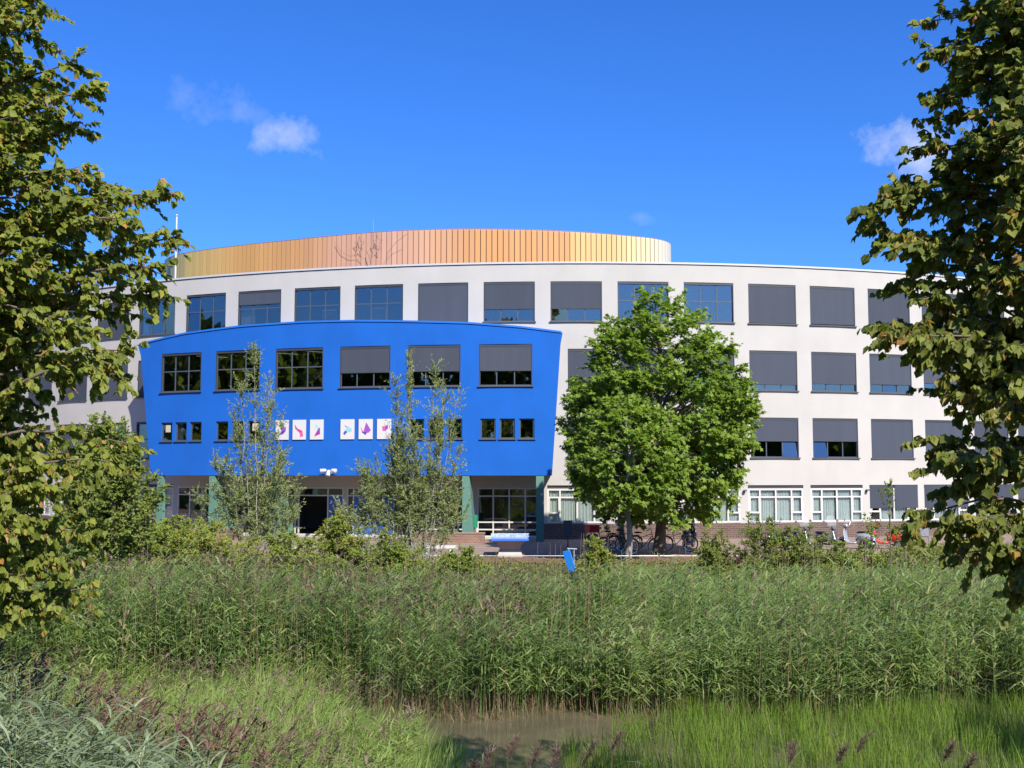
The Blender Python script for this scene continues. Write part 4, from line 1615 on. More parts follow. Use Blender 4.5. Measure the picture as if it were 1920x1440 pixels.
# round leafy bushes on the far bank
def bush(x, y, w, h, seed, label, mat, leaf=.07, nb=26, tone=.45, gold=.02, tpm=11, lpt=8, tpl='diamond', lw=.62, group='bushes on the far bank', name='bush', dy=None, twl=.34, z0=None):
    g = np.random.default_rng(seed)
    zb = float(gz(x, y)) - .05 if z0 is None else z0
    dy = dy or w * .7
    a = g.uniform(0, 2 * math.pi, nb)
    el = np.arcsin(g.uniform(.08, 1, nb))
    k = g.uniform(.5, 1.22, nb)
    tips = np.stack([x + np.cos(a) * np.cos(el) * w * k, y + np.sin(a) * np.cos(el) * dy * k, zb + .1 + np.sin(el) * h * k], -1)
    st_ = np.stack([x + g.normal(0, w * .22, nb), y + g.normal(0, dy * .2, nb), np.full(nb, zb)], -1)
    opt = dict(far=1, rise=.22, droop=.12, tpm=tpm, twl=twl, lpt=lpt, leaf=leaf, lw=lw, tpl=tpl, centre=(x, y, zb), hang=.1, nup=.25, nsun=1.3, twr=.004, u0=.2, tone=tone, tone_max=.9, gold=gold, up=.2, limb_k=.006)
    tp = np.array([(x, y, zb), (x, y, zb + .15), (x, y, zb + .3)])
    return tree(name, label, 'bush' if name == 'bush' else 'shrub', (x, y, zb), tp, .035, st_, tips, opt, [M['bark'], mat], seed, group)


# hazel-like shrub under the left lime
HB = (-13.0, 34.6)
g = np.random.default_rng(77)
zb = float(gz(*HB))
nb = 125
a = g.uniform(0, 2 * math.pi, nb)
hh = g.uniform(1.0, 6.1, nb)
rr_ = np.interp(hh, [1, 3, 4.5, 6.2], [2.1, 2.1, 1.6, .5]) * g.uniform(.4, 1, nb)
tips = np.stack([HB[0] + .25 + rr_ * np.cos(a), HB[1] + rr_ * np.sin(a), zb + hh], -1)
st_ = np.stack([HB[0] + g.normal(0, .25, nb), HB[1] + g.normal(0, .25, nb), np.full(nb, zb)], -1)
tree('hazel_shrub', 'tall light green hazel shrub under the lime branches, left of the blue block', 'shrub', (*HB, zb), np.array([(*HB, zb), (*HB, zb + .3), (*HB, zb + .6)]), .06, st_, tips,
     dict(far=1, rise=.1, droop=.05, tpm=10, twl=.55, lpt=10, leaf=.095, lw=.75, tpl='diamond', centre=(*HB, zb + 2), hang=.1, nup=.3, nsun=.9, twr=.004, u0=.25, tone=.42, tone_max=1.0, limb_k=.005, up=.25), [M['bark'], M['hazel_leaf']], 78)

BL = [(-13.4, 37.6, 1.9, 2.45, .45, .02, 'dark green bush at the edge of the lime crown, far bank'), (-11.2, 38.2, 1.9, 2.45, .58, .03, 'fresh green bush before the leftmost green column'),
      (-9.5, 36.8, 1.9, 2.15, .62, .06, 'yellow green bramble bush before the first wedge column'), (-7.3, 37.4, 1.7, 1.85, .52, .05, 'low green bush at the foot of the slim willow'),
      (-5.9, 39.2, 1.0, 2.05, .52, .16, 'rust tinged bush between the two willows'), (-6.6, 40.8, .6, 1.9, .50, .45, 'small reddish bush left of the blue doors'),
      (-15.6, 38.4, 1.9, 2.4, .42, .02, 'shadowy bush half hidden behind the lime tree'), (-1.9, 39.2, 1.1, 1.0, .42, .04, 'low grey green bush at the foot of the wide willow'),
      (2.85, 37.6, .62, 1.5, .66, .01, 'bright green leafy bush in front of the bicycle rack'), (6.9, 38.4, 1.0, 1.6, .34, .16, 'brown tinged bush right of the plane trunk'),
      (8.5, 38.2, 1.5, 2.25, .36, .14, 'tall mixed bush with brown tops before the white windows'), (10.1, 38.2, 1.3, 1.85, .40, .07, 'green bush hiding the lower half of the black scooter'),
      (11.7, 38.6, 1.1, 1.15, .45, .04, 'low bush in front of the two grey scooters'), (-4.2, 38.4, 1.5, 1.5, .48, .04, 'olive bush in front of the wide willow stems'),
      (-12.4, 40.2, 1.5, 2.0, .50, .03, 'green bush close to the plaza edge behind the bramble')]
for n, (x, y, w, h, tone, gold, lab) in enumerate(BL):
    bush(x, y, w, h, 200 + n, lab, M['bush_leaf'], leaf=.075 if n not in (9, 10, 11) else .06, nb=int(54 + 34 * w), tone=tone, gold=gold, tpm=11, lpt=10)


# thin saplings beside the red scooter
def sapling(x, y, h, seed, label, sp):
    g = np.random.default_rng(seed)
    zb = float(gz(x, y))
    st_, tips = [], []
    for k in range(sp):
        z = h * g.uniform(.2, .92)
        a = g.uniform(0, 6.28)
        r = .55 * (1.1 - z / h) + .18
        st_.append((x, y, zb + z * .7))
        tips.append((x + r * math.cos(a), y + r * math.sin(a), zb + z + .15))
    st_.append((x, y, zb))
    tips.append((x + .06, y, zb + h))
    return tree('sapling', label, 'sapling', (x, y, zb), np.array([(x, y, zb), (x + .02, y, zb + h * .5), (x + .05, y, zb + h)]), .03, np.array(st_), np.array(tips),
                dict(rise=.05, droop=.0, tpm=7, twl=.26, lpt=5, leaf=.10, lw=.66, tpl='diamond', centre=(x, y, zb + 1), hang=.3, nup=.5, nsun=.3, twr=.004, u0=.2, tone=.38, limb_k=.006, up=.2), [M['bark'], M['bush_leaf']], seed, 'young saplings on the far bank')


sapling(13.05, 38.4, 3.35, 301, 'thin sapling with sparse leaves in front of the red scooter', 9)
sapling(12.55, 38.9, 2.2, 302, 'short leafy sapling just left of the thin one by the red scooter', 14)
sapling(13.6, 38.6, 1.9, 303, 'small sapling right of the red scooter', 12)

# ------------------------------------------------------------------ ground cover and grasses
M['cover'] = leafmat('ground cover leaf', [(0, (.080, .100, .024)), (.45, (.155, .175, .038)), (.8, (.215, .215, .052)), (1, (.24, .14, .04))], .36)
M['reed'] = leafmat('reed leaf', [(0, (.085, .145, .046)), (.35, (.170, .250, .082)), (.7, (.265, .340, .135)), (.88, (.34, .35, .15)), (1, (.38, .33, .17))], .48)
M['straw'] = leafmat('dead reed stem', [(0, (.075, .045, .026)), (.5, (.165, .115, .065)), (1, (.27, .22, .14))], .1)
M['plume'] = leafmat('reed plume', [(0, (.075, .045, .036)), (.5, (.140, .092, .072)), (1, (.23, .17, .13))], .3)
M['red_plume'] = leafmat('purple plume', [(0, (.075, .036, .030)), (.5, (.130, .066, .055)), (1, (.19, .12, .085))], .3)
M['marsh'] = leafmat('marsh grass', [(0, (.115, .180, .040)), (.4, (.210, .300, .074)), (.8, (.30, .375, .120)), (1, (.36, .32, .15))], .46)
M['sedge'] = leafmat('sedge', [(0, (.066, .115, .016)), (.4, (.125, .205, .028)), (.8, (.190, .280, .046)), (1, (.21, .18, .06))], .42)
M['glaucous'] = leafmat('glaucous reed leaf', [(0, (.062, .100, .048)), (.4, (.130, .178, .088)), (.8, (.200, .250, .142)), (1, (.28, .31, .20))], .32)
g = np.random.default_rng(404)

# low cover plants along the top of the bank
n = 60000
x, y = g.uniform(-19, 21, n), 31 + 11.3 * g.random(n) ** .85
dens = vnoise(x * .9, y * .9, 8)
z = gz(x, y) + g.random(n) ** 1.5 * (.18 + .50 * dens) * (1 + 1.9 * np.clip((x - 12.5) / 2.5, 0, 1)) * np.clip((42.4 - y) / .8, .35, 1) * np.where((x > .2) & (x < 2.2), .55, 1)
tint = np.clip(.42 + .5 * (vnoise(x * .35, y * .5, 5) - .5) + g.normal(0, .14, n), 0, .97)
D = nrm(g.normal(0, .7, (n, 3)) + np.array([0, 0, .45]))
sz = g.uniform(.05, .11, n)
a = leaves(np.stack([x, y, z], -1), D, nrm(g.normal(0, .6, (n, 3)) + np.array([0, -.2, .8])), sz, sz * .6, tint, 'diamond')
stuff_mesh('ground_cover', [(*a, 0)], [M['cover']])


n = 15000
x, y = g.uniform(13.6, 21.5, n), g.uniform(40.2, 42.35, n)
z = gz(x, y) + np.sqrt(g.random(n)) * (.62 + .34 * vnoise(x * .8, y * .8, 77)) * np.clip((x - 13.2) / 1.2, .3, 1)
D = nrm(g.normal(0, .7, (n, 3)) + np.array([0, 0, .45]))
sz = g.uniform(.06, .11, n)
a = leaves(np.stack([x, y, z], -1), D, nrm(g.normal(0, .5, (n, 3)) + np.array(TO_SUN) * 1.2), sz, sz * .6, np.clip(.55 + g.normal(0, .16, n), 0, .97), 'diamond')
hd = stuff_mesh('low_hedge', [(*a, 0)], [M['cover']])


def plumes(P, az, size, g, nb=9, tone=None, lean=0.55, pw=.16):
    """feathery seed heads: nb drooping strands each"""
    m = len(P)
    i = np.repeat(np.arange(m), nb)
    up = np.tile(np.linspace(0, .8, nb), m)[:, None] * np.array([0, 0, 1.0]) * size[i][:, None]
    lx = np.tile(np.linspace(0, .8, nb), m)[:, None] * np.stack([np.cos(az[i]), np.sin(az[i]), np.zeros(len(i))], -1) * size[i][:, None] * lean
    aa = az[i] + g.normal(0, 1.1, len(i))
    L = size[i] * g.uniform(.35, .6, len(i))
    t = np.clip((tone[i] if tone is not None else .5) + g.normal(0, .2, len(i)), 0, 1)
    return blades(P[i] + up + lx, aa, L, L * pw, g.uniform(.5, 1.2, len(i)), g.uniform(-.7, .3, len(i)), t, 2, g.uniform(-1.2, 1.2, len(i)), (.5, 1, .1))


def reed_bed(n, xr, yfun, seed, hfun, nl=9, mat_off=0, leafL=(.32, .66), leafW=.040, tone=.42, plume_p=.35, wind=0.15, bs=2, dead_p=.20):
    g = np.random.default_rng(seed)
    x = g.uniform(*xr, n)
    y0, y1 = yfun(x)
    q_ = g.random(n) ** 1.12
    y = y0 + (y1 - y0) * q_ + (g.random(n) - .75) * np.where(x < -2.5, 2.2, .3) * (1 - q_)
    zb = np.maximum(gz(x, y), -1.45)
    clump = vnoise(x * .8, y * .8, seed)
    ok = g.random(n) < .10 + 1.35 * clump
    x, y, zb, clump, y0 = x[ok], y[ok], zb[ok], clump[ok], y0[ok]
    front = np.clip(1 - (y - y0) / 1.0, 0, 1)
    n = len(x)
    h = hfun(x, y) * (.74 + .34 * clump) * g.uniform(.72, 1.10, n)
    az = g.normal(wind, .9, n) + np.where(g.random(n) < .25, math.pi, 0)
    P = np.stack([x, y, zb], -1)
    lean = g.normal(0, .07, n) + .05
    top = P + np.stack([np.cos(az) * lean * h, np.sin(az) * lean * h, h], -1)
    # stems
    t = np.linspace(0, 1, 3)[None, :, None]
    C = P[:, None] * (1 - t) + top[:, None] * t
    C[:, 1:2, :2] -= (np.stack([np.cos(az), np.sin(az)], -1) * (lean * h * .12)[:, None])[:, None]
    dead = g.random(n) < dead_p * np.clip(2.2 * vnoise(x * .5, y * .5, 40) - .3, .1, 2)
    R = np.linspace(.0055, .003, 3)[None] * g.uniform(.8, 1.3, n)[:, None]
    parts = []
    for sel, mi in ((dead, 1), (~dead, 0)):
        if sel.sum():
            Vs, Fs = curves_tubes(C[sel], R[sel], 3)
            parts.append((Vs, Fs, np.repeat(g.uniform(.2, .9, sel.sum()) if mi else g.uniform(.15, .5, sel.sum()), 9), mi))
    # leaves
    live = np.where(~dead)[0]
    i = np.repeat(live, nl)
    u = np.tile((np.arange(nl) + .5) / nl, len(live)) * .74 + .28 + g.uniform(-.06, .06, len(i))
    u = np.clip(u, .2, 1.0)
    LP, _ = sample_on(C, i, u)
    la = g.normal(wind, .8, len(i)) + np.where(g.random(len(i)) < .24, math.pi, 0)
    L = g.uniform(*leafL, len(i)) * (1.1 - .35 * u)
    ton = tone + .34 * (clump[i] - .5) + .34 * (vnoise(x * .3, y * .3, 61)[i] - .5) + g.normal(0, .17, len(i))
    ye = g.random(len(i)) < .05
    ton[ye] = g.uniform(.85, 1, ye.sum())
    a = blades(LP, la, L, np.full(len(i), leafW) * g.uniform(.7, 1.25, len(i)), g.uniform(.45, 1.15, len(i)), g.uniform(-.85, .2, len(i)) - .55 * front[i], np.clip(ton, 0, 1), bs, g.normal(0, .5, len(i)))
    parts.append((*a, 0))
    if plume_p:
        pi = np.where(g.random(n) < plume_p * np.clip(1.6 * vnoise(x * .33, y * .4, 91) - .1, .05, 1.4) * np.where(x > .5, .12, 1.0))[0]
        a = plumes(top[pi] - np.array([0, 0, .05]), az[pi], g.uniform(.24, .42, len(pi)), g, 9, g.random(len(pi)), .55, .20)
        parts.append((*a, 2))
    return parts


def yb(x):
    front = np.where(x < -3.0, 24.4 + .5 * np.sin(x * 1.3), np.where(x < 3.5, 22.7 + .35 * np.sin(x * 1.7), 22.6 + .45 * np.sin(x * .8)))
    return front, np.where((x > -.6) & (x < 2.6), 31.5, 35.2)


def hb(x, y):
    h = np.interp(y, [22, 25, 28, 31.5, 35.2], [2.20, 2.15, 1.95, 1.62, 1.15])
    h *= np.interp(x, [-14, -8, -3, 0, 1.2, 2.4, 4, 8, 15], [1.06, 1.05, 1.0, .93, .86, .90, 1.0, 1.0, .97])
    h *= .60 + .50 * vnoise(x * .45 + 7, y * .5, 17) + .34 * vnoise(x * 1.5, y * 1.4, 29)
    return h


stuff_mesh('reeds', reed_bed(15800, (-17, 17.5), yb, 51, hb, 11, plume_p=.40), [M['reed'], M['straw'], M['plume']])
# dead straw at the waterline of the reed bed
n = 1500
x = -3.2 + 9.5 * g.random(n) ** 1.2
f, _ = yb(x)
y = f + g.uniform(-.35, .9, n)
zb = np.maximum(gz(x, y), -1.45)
P = np.stack([x, y, zb], -1)
az = g.uniform(0, 6.28, n)
a = blades(P, az, g.uniform(.2, .7, n), g.uniform(.008, .014, n), np.clip(g.normal(1.35, .25, n), .1, 1.57), np.clip(g.normal(1.1, .5, n), -.4, 1.57), g.random(n) * .6, 3, g.uniform(-1, 1, n))
stuff_mesh('dead_reed_litter', [(*a, 0)], [M['straw']])

n = 420
x, y = g.uniform(-15, 15, n), g.uniform(24, 31, n)
zb = np.maximum(gz(x, y), -1.45)
P = np.stack([x, y, zb], -1)
hh_ = g.uniform(1.9, 2.7, n)
C = P[:, None] + np.linspace(0, 1, 3)[None, :, None] * (np.stack([g.normal(.02, .06, n), g.normal(0, .05, n), np.ones(n)], -1) * hh_[:, None])[:, None]
Vs, Fs = curves_tubes(C, np.repeat(np.array([[.009, .007, .004]]), n, 0), 3)
stuff_mesh('bleached_reed_stems', [(Vs, Fs, np.repeat(g.uniform(.4, 1, n), 9), 0)], [M['straw']])

# bright marsh grass on the near left
n = 30000
x = -.6 - 13.2 * g.random(n) ** 1.05
y = g.uniform(13.2, 24.6, n)
edge = -2.3 - 0.5 * np.sin(y * .9) + vnoise(y * .8, x * 0, 4) * 1.1 + np.interp(y, [13, 18, 20.3, 22.2, 24.6], [1.5, .6, -.5, -1.6, -2.4])
ok = x < edge
x, y = x[ok], y[ok]
n = len(x)
zb = np.maximum(gz(x, y), -1.44)
cl = vnoise(x * .6, y * .6, 12)
az = g.normal(.3, 1.0, n)
L = g.uniform(.40, .95, n) * (.55 + .8 * cl)
a = blades(np.stack([x, y, zb], -1), az, L, g.uniform(.010, .018, n), np.clip(g.normal(1.35, .16, n), .7, 1.57), np.clip(g.normal(.65, .5, n), -.5, 1.5), np.clip(.42 + .6 * (cl - .5) + g.normal(0, .17, n), 0, 1), 2, g.uniform(-1.4, 1.4, n))
nb_ = 1900
xb, yb_ = g.uniform(-12, -2.4, nb_), g.uniform(14, 24.4, nb_)
m_ = vnoise(xb * .55 + yb_ * .2, yb_ * .6, 33) > .54
xb, yb_ = xb[m_], yb_[m_]
b_ = plumes(np.stack([xb, yb_, np.maximum(gz(xb, yb_), -1.44) + g.uniform(.55, .95, len(xb))], -1), g.normal(.5, .5, len(xb)), g.uniform(.16, .28, len(xb)), g, 9, g.random(len(xb)))
mr = reed_bed(2600, (-12.5, -1.6), lambda x: (np.full_like(x, 14.5), np.where(x < -3.2, 24.6, 20.0)), 67, lambda x, y: np.interp(y, [14, 20, 24.6], [.75, .85, 1.15]), 10, 0, (.22, .42), .024, .58, .14, .3)
stuff_mesh('marsh_grass', [(*a, 0), (*b_, 2)] + mr, [M['marsh'], M['straw'], M['plume']])

# sedge standing in the shallow water on the right
n = 26000
x, y = g.uniform(0, 12.8, n), g.uniform(15.0, 23.4, n)
ok = x > np.interp(y, [15, 18.3, 20, 21.8, 23], [.3, .65, 1.3, 2.5, 3.3]) + (vnoise(x * 1.3, y * 1.3, 6) - .5) * .9
x, y = x[ok], y[ok]
n = len(x)
cl = vnoise(x * 1.1, y * 1.1, 14)
ok = g.random(n) < .12 + 1.15 * cl
x, y, cl = x[ok], y[ok], cl[ok]
n = len(x)
zb = np.maximum(gz(x, y), -1.5)
a = blades(np.stack([x, y, zb], -1), g.uniform(0, 6.28, n), g.uniform(.35, .75, n), g.uniform(.009, .017, n), np.clip(g.normal(1.48, .09, n), 1.1, 1.57), np.clip(g.normal(1.22, .25, n), .3, 1.57), np.clip(.40 + .7 * (cl - .5) + g.normal(0, .17, n), 0, 1), 2, g.uniform(-1.4, 1.4, n))
stuff_mesh('sedge', [(*a, 0)], [M['sedge']])

# coarse grey-green reeds in the near left corner, and the purple plumes behind them
def near_h(x, y):
    return np.interp(x, [-5.5, -4.2, -3.2, -2.4], [1.75, 1.6, 1.35, 1.05])


stuff_mesh('near_reeds', reed_bed(900, (-5.4, -2.1), lambda x: (np.full_like(x, 7.2), np.full_like(x, 10.6)), 61, near_h, 12, 0, (.30, .55), .026, .42, 0, .1, 4), [M['glaucous'], M['straw'], M['plume']])
n = 300
x = g.uniform(-7.2, -2.6, n)
y = np.interp(x, [-7.2, -4, -2.6], [12.8, 12.0, 11.4]) + g.uniform(-.7, .7, n)
zt = 3.48 - y / 2068 * (np.interp(x, [-7, -5.5, -4.2, -2.6], [330, 400, 470, 540]) + g.uniform(-35, 60, n))
zb = gz(x, y)
P = np.stack([x, y, zb], -1)
topz = np.stack([x + .12, y, zt], -1)
t = np.linspace(0, 1, 3)[None, :, None]
C = P[:, None] * (1 - t) + topz[:, None] * t
Vs, Fs = curves_tubes(C, np.full((n, 3), .004), 3)
a = plumes(topz, g.normal(.45, .4, n), g.uniform(.20, .34, n), g, 13, g.random(n))
il = np.repeat(np.arange(n), 5)
LP, _ = sample_on(C, il, g.uniform(.3, .85, len(il)))
b_ = blades(LP, g.normal(.2, 1, len(il)), g.uniform(.25, .45, len(il)), np.full(len(il), .018), g.uniform(.5, 1.1, len(il)), g.uniform(-.7, .3, len(il)), np.clip(g.normal(.5, .15, len(il)), 0, 1), 3, g.normal(0, .5, len(il)))
stuff_mesh('purple_plumes', [(Vs, Fs, np.full(len(Vs), .2), 1), (*a, 0), (*b_, 2)], [M['red_plume'], M['straw'], M['reed']])

# single reeds with nodding plumes close to the camera
RPL = [(865, 1425, 7.9, 'first'), (945, 1385, 8.2, ''), (985, 1400, 7.8, ''), (1025, 1405, 8.1, ''), (1085, 1395, 8.0, ''), 
       (1470, 1395, 8.3, ''), (1560, 1395, 8.1, ''), (1600, 1375, 8.4, ''), (1140, 1370, 8.3, ''), (1760, 1390, 8.2, ''), (1800, 1410, 8.0, ''), (900, 1410, 8.0, '')]
WH = ['leftmost small', 'tall feathery', 'short bushy', 'thick', 'stubby', 'slim dark', 'dark nodding', 'dark twin', 'thin stemmed', 'far dark', 'rightmost dark', 'pale']
for n, (px, py, Y, _) in enumerate(RPL):
    X, Y, Z = at(px, py, Y)
    zb = float(gz(X, Y))
    g = np.random.default_rng(700 + n)
    root = empty('reed_plume', (X, Y, zb))
    where = 'over the brown water' if px < 1150 else 'before the bright sedge'
    tag(root, '%s reed plume at the bottom edge %s' % (WH[n], where), 'reed', 'single reed plumes on the near bank')
    h = Z - zb
    C = np.array([[(0, 0, 0), (.01, 0, h * .5), (.03, 0, h - .12)]])
    Vs, Fs = curves_tubes(C, np.array([[.006, .005, .003]]), 5)
    np_mesh('stem', Vs, [Fs], np.full(len(Vs), .35), [M['straw']], None, root)
    one = np.array([[.03, 0, h - .14]])
    V, F, T = plumes(np.repeat(one, 5, 0) + g.normal(0, .006, (5, 3)), np.full(5, g.uniform(-.3, .9)) + g.normal(0, .25, 5), np.full(5, .15) * g.uniform(.8, 1.2, 5), g, 40, np.full(5, .5), .55, .065)
    np_mesh('plume', V, [F], T, [M['plume']], None, root)
    k = 4
    V, F, T = blades(np.stack([np.full(k, .01), np.zeros(k), h * g.uniform(.45, .85, k)], -1), g.normal(.3, 1.2, k), g.uniform(.25, .42, k), np.full(k, .018), g.uniform(.6, 1.2, k), g.uniform(-.5, .5, k), g.uniform(.2, .6, k), 4, g.normal(0, .5, k))
    np_mesh('leaf', V, [F], T, [M['reed']], None, root)
# one fresh green shoot over the water
X, Y, Z = at(912, 1338, 9.0)
zb = float(gz(X, Y))
root = empty('green_reed_shoot', (X, Y, zb))
tag(root, 'single upright bright green reed shoot in front of the brown water', 'reed')
V, F, T = blades(np.array([[0, 0, 0.0], [.012, 0, .3], [-.01, 0, .2]]), np.array([.1, .05, 3.0]), np.array([Z - zb, (Z - zb) * .55, (Z - zb) * .4]), np.array([.035, .04, .03]), np.array([1.54, 1.50, 1.48]), np.array([1.48, 1.2, 1.1]), np.array([.75, .6, .7]), 5, np.array([.1, -.2, .2]))
np_mesh('leaf', V, [F], T, [M['sedge']], None, root)

# unseen trees behind and beside the camera, shaped to darken the window reflections
g = np.random.default_rng(808)
X_, Y_, H_ = [], [], []
for (xa, ya, xb, yb2, dep, ha, hb2, k) in ((-120, -42, 4, -42, 10, 23, 22, 15000), (4, -42, 70, -42, 8, 10, 7, 5000), (-72, -36, -62, 40, 9, 19, 17, 13000), (58, -34, 62, 34, 8, 8.5, 9, 7000)):
    u = g.random(k)
    X_.append(xa + (xb - xa) * u + g.uniform(-.5, .5, k) * (dep if abs(xb - xa) < 20 else 1))
    Y_.append(ya + (yb2 - ya) * u + g.uniform(-.5, .5, k) * (dep if abs(xb - xa) >= 20 else 1))
    H_.append(ha + (hb2 - ha) * u)
x, y, hm = np.concatenate(X_), np.concatenate(Y_), np.concatenate(H_)
n = len(x)
hm = hm * (.75 + .42 * vnoise(x * .16, y * .16, 9))
z = np.clip(gz(x, y), 0, 2) + hm * np.sqrt(g.random(n))
sz = g.uniform(1.1, 2.1, n)
a = leaves(np.stack([x, y, z], -1), nrm(g.normal(0, 1, (n, 3))), nrm(g.normal(0, 1, (n, 3))), sz, sz * .8, np.clip(g.normal(.35, .15, n), 0, .8), 'diamond')
stuff_mesh('unseen_treeline', [(*a, 0)], [M['lime_leaf_shaded']])

# ================================================================== things on the plaza
M['red_plastic'] = pmat('red plastic', (.62, .012, .03), .4)
M['blue_paint'] = pmat('blue table paint', (.03, .14, .62), .35)
M['net'] = pmat('perforated net plate', (.36, .45, .62), .45, .3, var=.5, scale=9)  # blue-white of the reflected sky put into the plate colour
M['slate'] = pmat('slate grey board', (.075, .090, .115), .55)
M['grey_board'] = pmat('grey board', (.16, .165, .20), .6)
M['bin_green'] = pmat('green bin', (.01, .17, .09), .45)
M['signal_blue'] = pmat('bright blue board', (.02, .24, .80), .5)
M['chrome'] = pmat('chrome', (.62, .63, .65), .18, .9)
M['red_lamp'] = pmat('red lamp glass', (.50, .015, .03), .2, coat=.6)
M['plate'] = pmat('pale blue plate', (.25, .52, .78), .5)
M['seat_black'] = pmat('black vinyl', (.02, .02, .022), .5)
M['white_stone'] = pmat('white cast stone', (.46, .45, .43), .8, var=.1, scale=5)

# table tennis table
t = empty('table_tennis_table', (-.08, 46.55, .008))
tag(t, 'outdoor concrete table tennis table with blue top and steel net', 'table')
b = MB()
b.box(-.76, .76, -1.37, 1.37, .69, .76, M['blue_paint'])
b.obj('table_top', t)
b = MB()
b.box(-.72, .72, -1.30, 1.30, .7605, .764, pmat('worn table face', (.20, .30, .55), .3, var=.4, scale=3))
b.obj('playing_surface', t)
b = MB()
b.box(-.80, .80, -.012, .012, .766, .92, M['net'])
b.obj('net', t)
b = MB()
rings = []
for z, hx, hy in [(0, .50, .95), (.10, .50, .95), (.16, .47, .9), (.32, .42, .8), (.46, .45, .85), (.58, .55, 1.0), (.66, .66, 1.2), (.688, .70, 1.28)]:
    rings.append([(hx * sx, hy * sy, z) for sx, sy in ((-1, -1), (1, -1), (1, 1), (-1, 1))])
b.loft(rings, M['concrete'])
b.obj('pedestal', t)

# notice boards
t = empty('notice_board', (2.58, 51.4, .008), -.1)
tag(t, 'dark slate board on a single post left of the red crate bicycle', 'sign')
b = MB()
b.box(-.20, .20, -.035, .02, .57, 1.22, M['slate'])
b.obj('panel', t)
b = MB()
b.box(-.215, .215, -.05, .03, 1.22, 1.245, M['dark_frame'])
b.tube([(0, .05, 0), (0, .05, 1.15)], .028, M['dark_frame'], 8)
b.obj('post', t)
t = empty('notice_board', (18.4, 49.6, .008), .12)
tag(t, 'grey board on two thin legs right of the red scooter', 'sign')
b = MB()
b.box(-.185, .185, -.02, .02, .62, 1.26, M['grey_board'])
b.obj('panel', t)
b = MB()
b.box(-.185, .185, -.03, .03, 1.262, 1.29, M['dark_frame'])
b.box(-.185, .185, -.03, .03, .585, .618, M['dark_frame'])
b.obj('panel_edge', t)
for sx in (-1, 1):
    b = MB()
    b.box(sx * .205 - .016, sx * .205 + .016, -.02, .02, 0, 1.29, M['steel'])
    b.obj('leg', t)

# green bin at the wedge column
t = empty('litter_bin', (-1.90, 56.5, .004))
tag(t, 'green litter bin beside the wedge column right of the entrance', 'bin')
b = MB()
rings = [[(r * math.cos(k * math.pi / 6), r * math.sin(k * math.pi / 6), z) for k in range(12)] for z, r in ((.66, .14), (.70, .15), (1.24, .165), (1.28, .16))]
b.loft(rings, M['bin_green'])
b.obj('bucket', t, smooth=False)
b = MB()
b.tube([(0, 0, 0), (0, 0, .68)], .035, M['steel'], 8)
b.obj('post', t)
b2 = MB()
b2.tube([(.155 * math.cos(k * math.pi / 8), .155 * math.sin(k * math.pi / 8), 1.285) for k in range(17)], .016, M['bin_green'], 6)
b2.obj('rim', t)

# brick planters
for (x0, x1, y, h, lab) in ((-4.9, -1.35, 54.6, .52, 'low brick planter wall in front of the wedge column, right of the entrance'), (-16.4, -13.9, 56.6, .62, 'low brick planter wall at the first wedge column, left of the entrance')):
    t = empty('brick_planter', ((x0 + x1) / 2, y, .004))
    tag(t, lab, 'planter', 'brick planters before the entrance')
    w = (x1 - x0) / 2
    b = MB()
    vs = [(-w, 0, 0), (w, 0, 0), (w, .9, 0), (-w, .9, 0), (-w, 0, h - .06), (w, 0, h - .06), (w, .9, h - .06), (-w, .9, h - .06)]
    for f in ((0, 1, 5, 4), (1, 2, 6, 5), (2, 3, 7, 6), (3, 0, 4, 7)):
        pts = [vs[k] for k in f]
        b.face(pts, M['planter_brick'], [(p[0] + p[1], p[2]) for p in pts])
    b.obj('wall', t)
    k = 0
    x = -w - .03
    while x < w + .02:
        bb = MB()
        bb.box(x + .006, min(x + .215, w + .03), -.03, .20, h - .058, h + .012 * ((k * 7) % 3) / 3, M['planter_brick'])
        bb.obj('coping_brick', t)
        x += .22
        k += 1
    b = MB()
    b.box(-w + .02, w - .02, .21, .88, h - .10, h - .05, M['soil'])
    b.obj('soil_fill', t)

# white benches behind the willows
for n, (x, y, rz, lab) in enumerate([(-8.1, 45.2, .15, 'white stone bench seen through the gap right of the slim willow'), (-6.5, 45.0, -.2, 'white stone bench between the two willows, nearer the doors'), (-2.95, 45.2, .1, 'white stone bench behind the right stems of the wide willow')]):
    t = empty('stone_bench', (x, y, .004), rz)
    tag(t, lab, 'bench', 'white benches on the plaza')
    b = MB()
    b.box(-.72, .72, -.24, .24, .40, .50, M['white_stone'])
    b.obj('seat', t)
    for sx in (-.5, .5):
        b = MB()
        b.box(sx - .10, sx + .10, -.2, .2, 0, .398, M['white_stone'])
        b.obj('leg', t)

# low rail and slanted blue board
t = empty('knee_rail', (-1.9, 43.4, .004))
tag(t, 'low pale metal rail along the edge of the red paving', 'rail')
b = MB()
b.tube([(0, 0, .22), (4.1, 0, .22)], .016, M['steel'], 8)
b.obj('rail_bar', t)
b = MB()
b.tube([(5.6, 0, .22), (8.2, 0, .22)], .016, M['steel'], 8)
b.obj('rail_bar', t)
for x in (.05, 1.4, 2.75, 4.05, 5.65, 6.9, 8.15):
    b = MB()
    b.tube([(x, 0, -.05), (x, 0, .20)], .02, M['steel'], 6)
    b.obj('post', t)
zb = float(gz(2.15, 39.6))
t = empty('blue_board', (2.16, 39.6, zb), -.5)
tag(t, 'slanted bright blue board on a grey frame at the edge of the reeds', 'board')
b = MB()
T = Matrix.Translation((0, 0, .12)) @ Matrix.Rotation(rad(-12), 4, 'Y') @ Matrix.Rotation(rad(14), 4, 'X')
b.box(-.14, .14, -.02, .02, 0, .80, M['signal_blue'], T)
b.obj('panel', t)
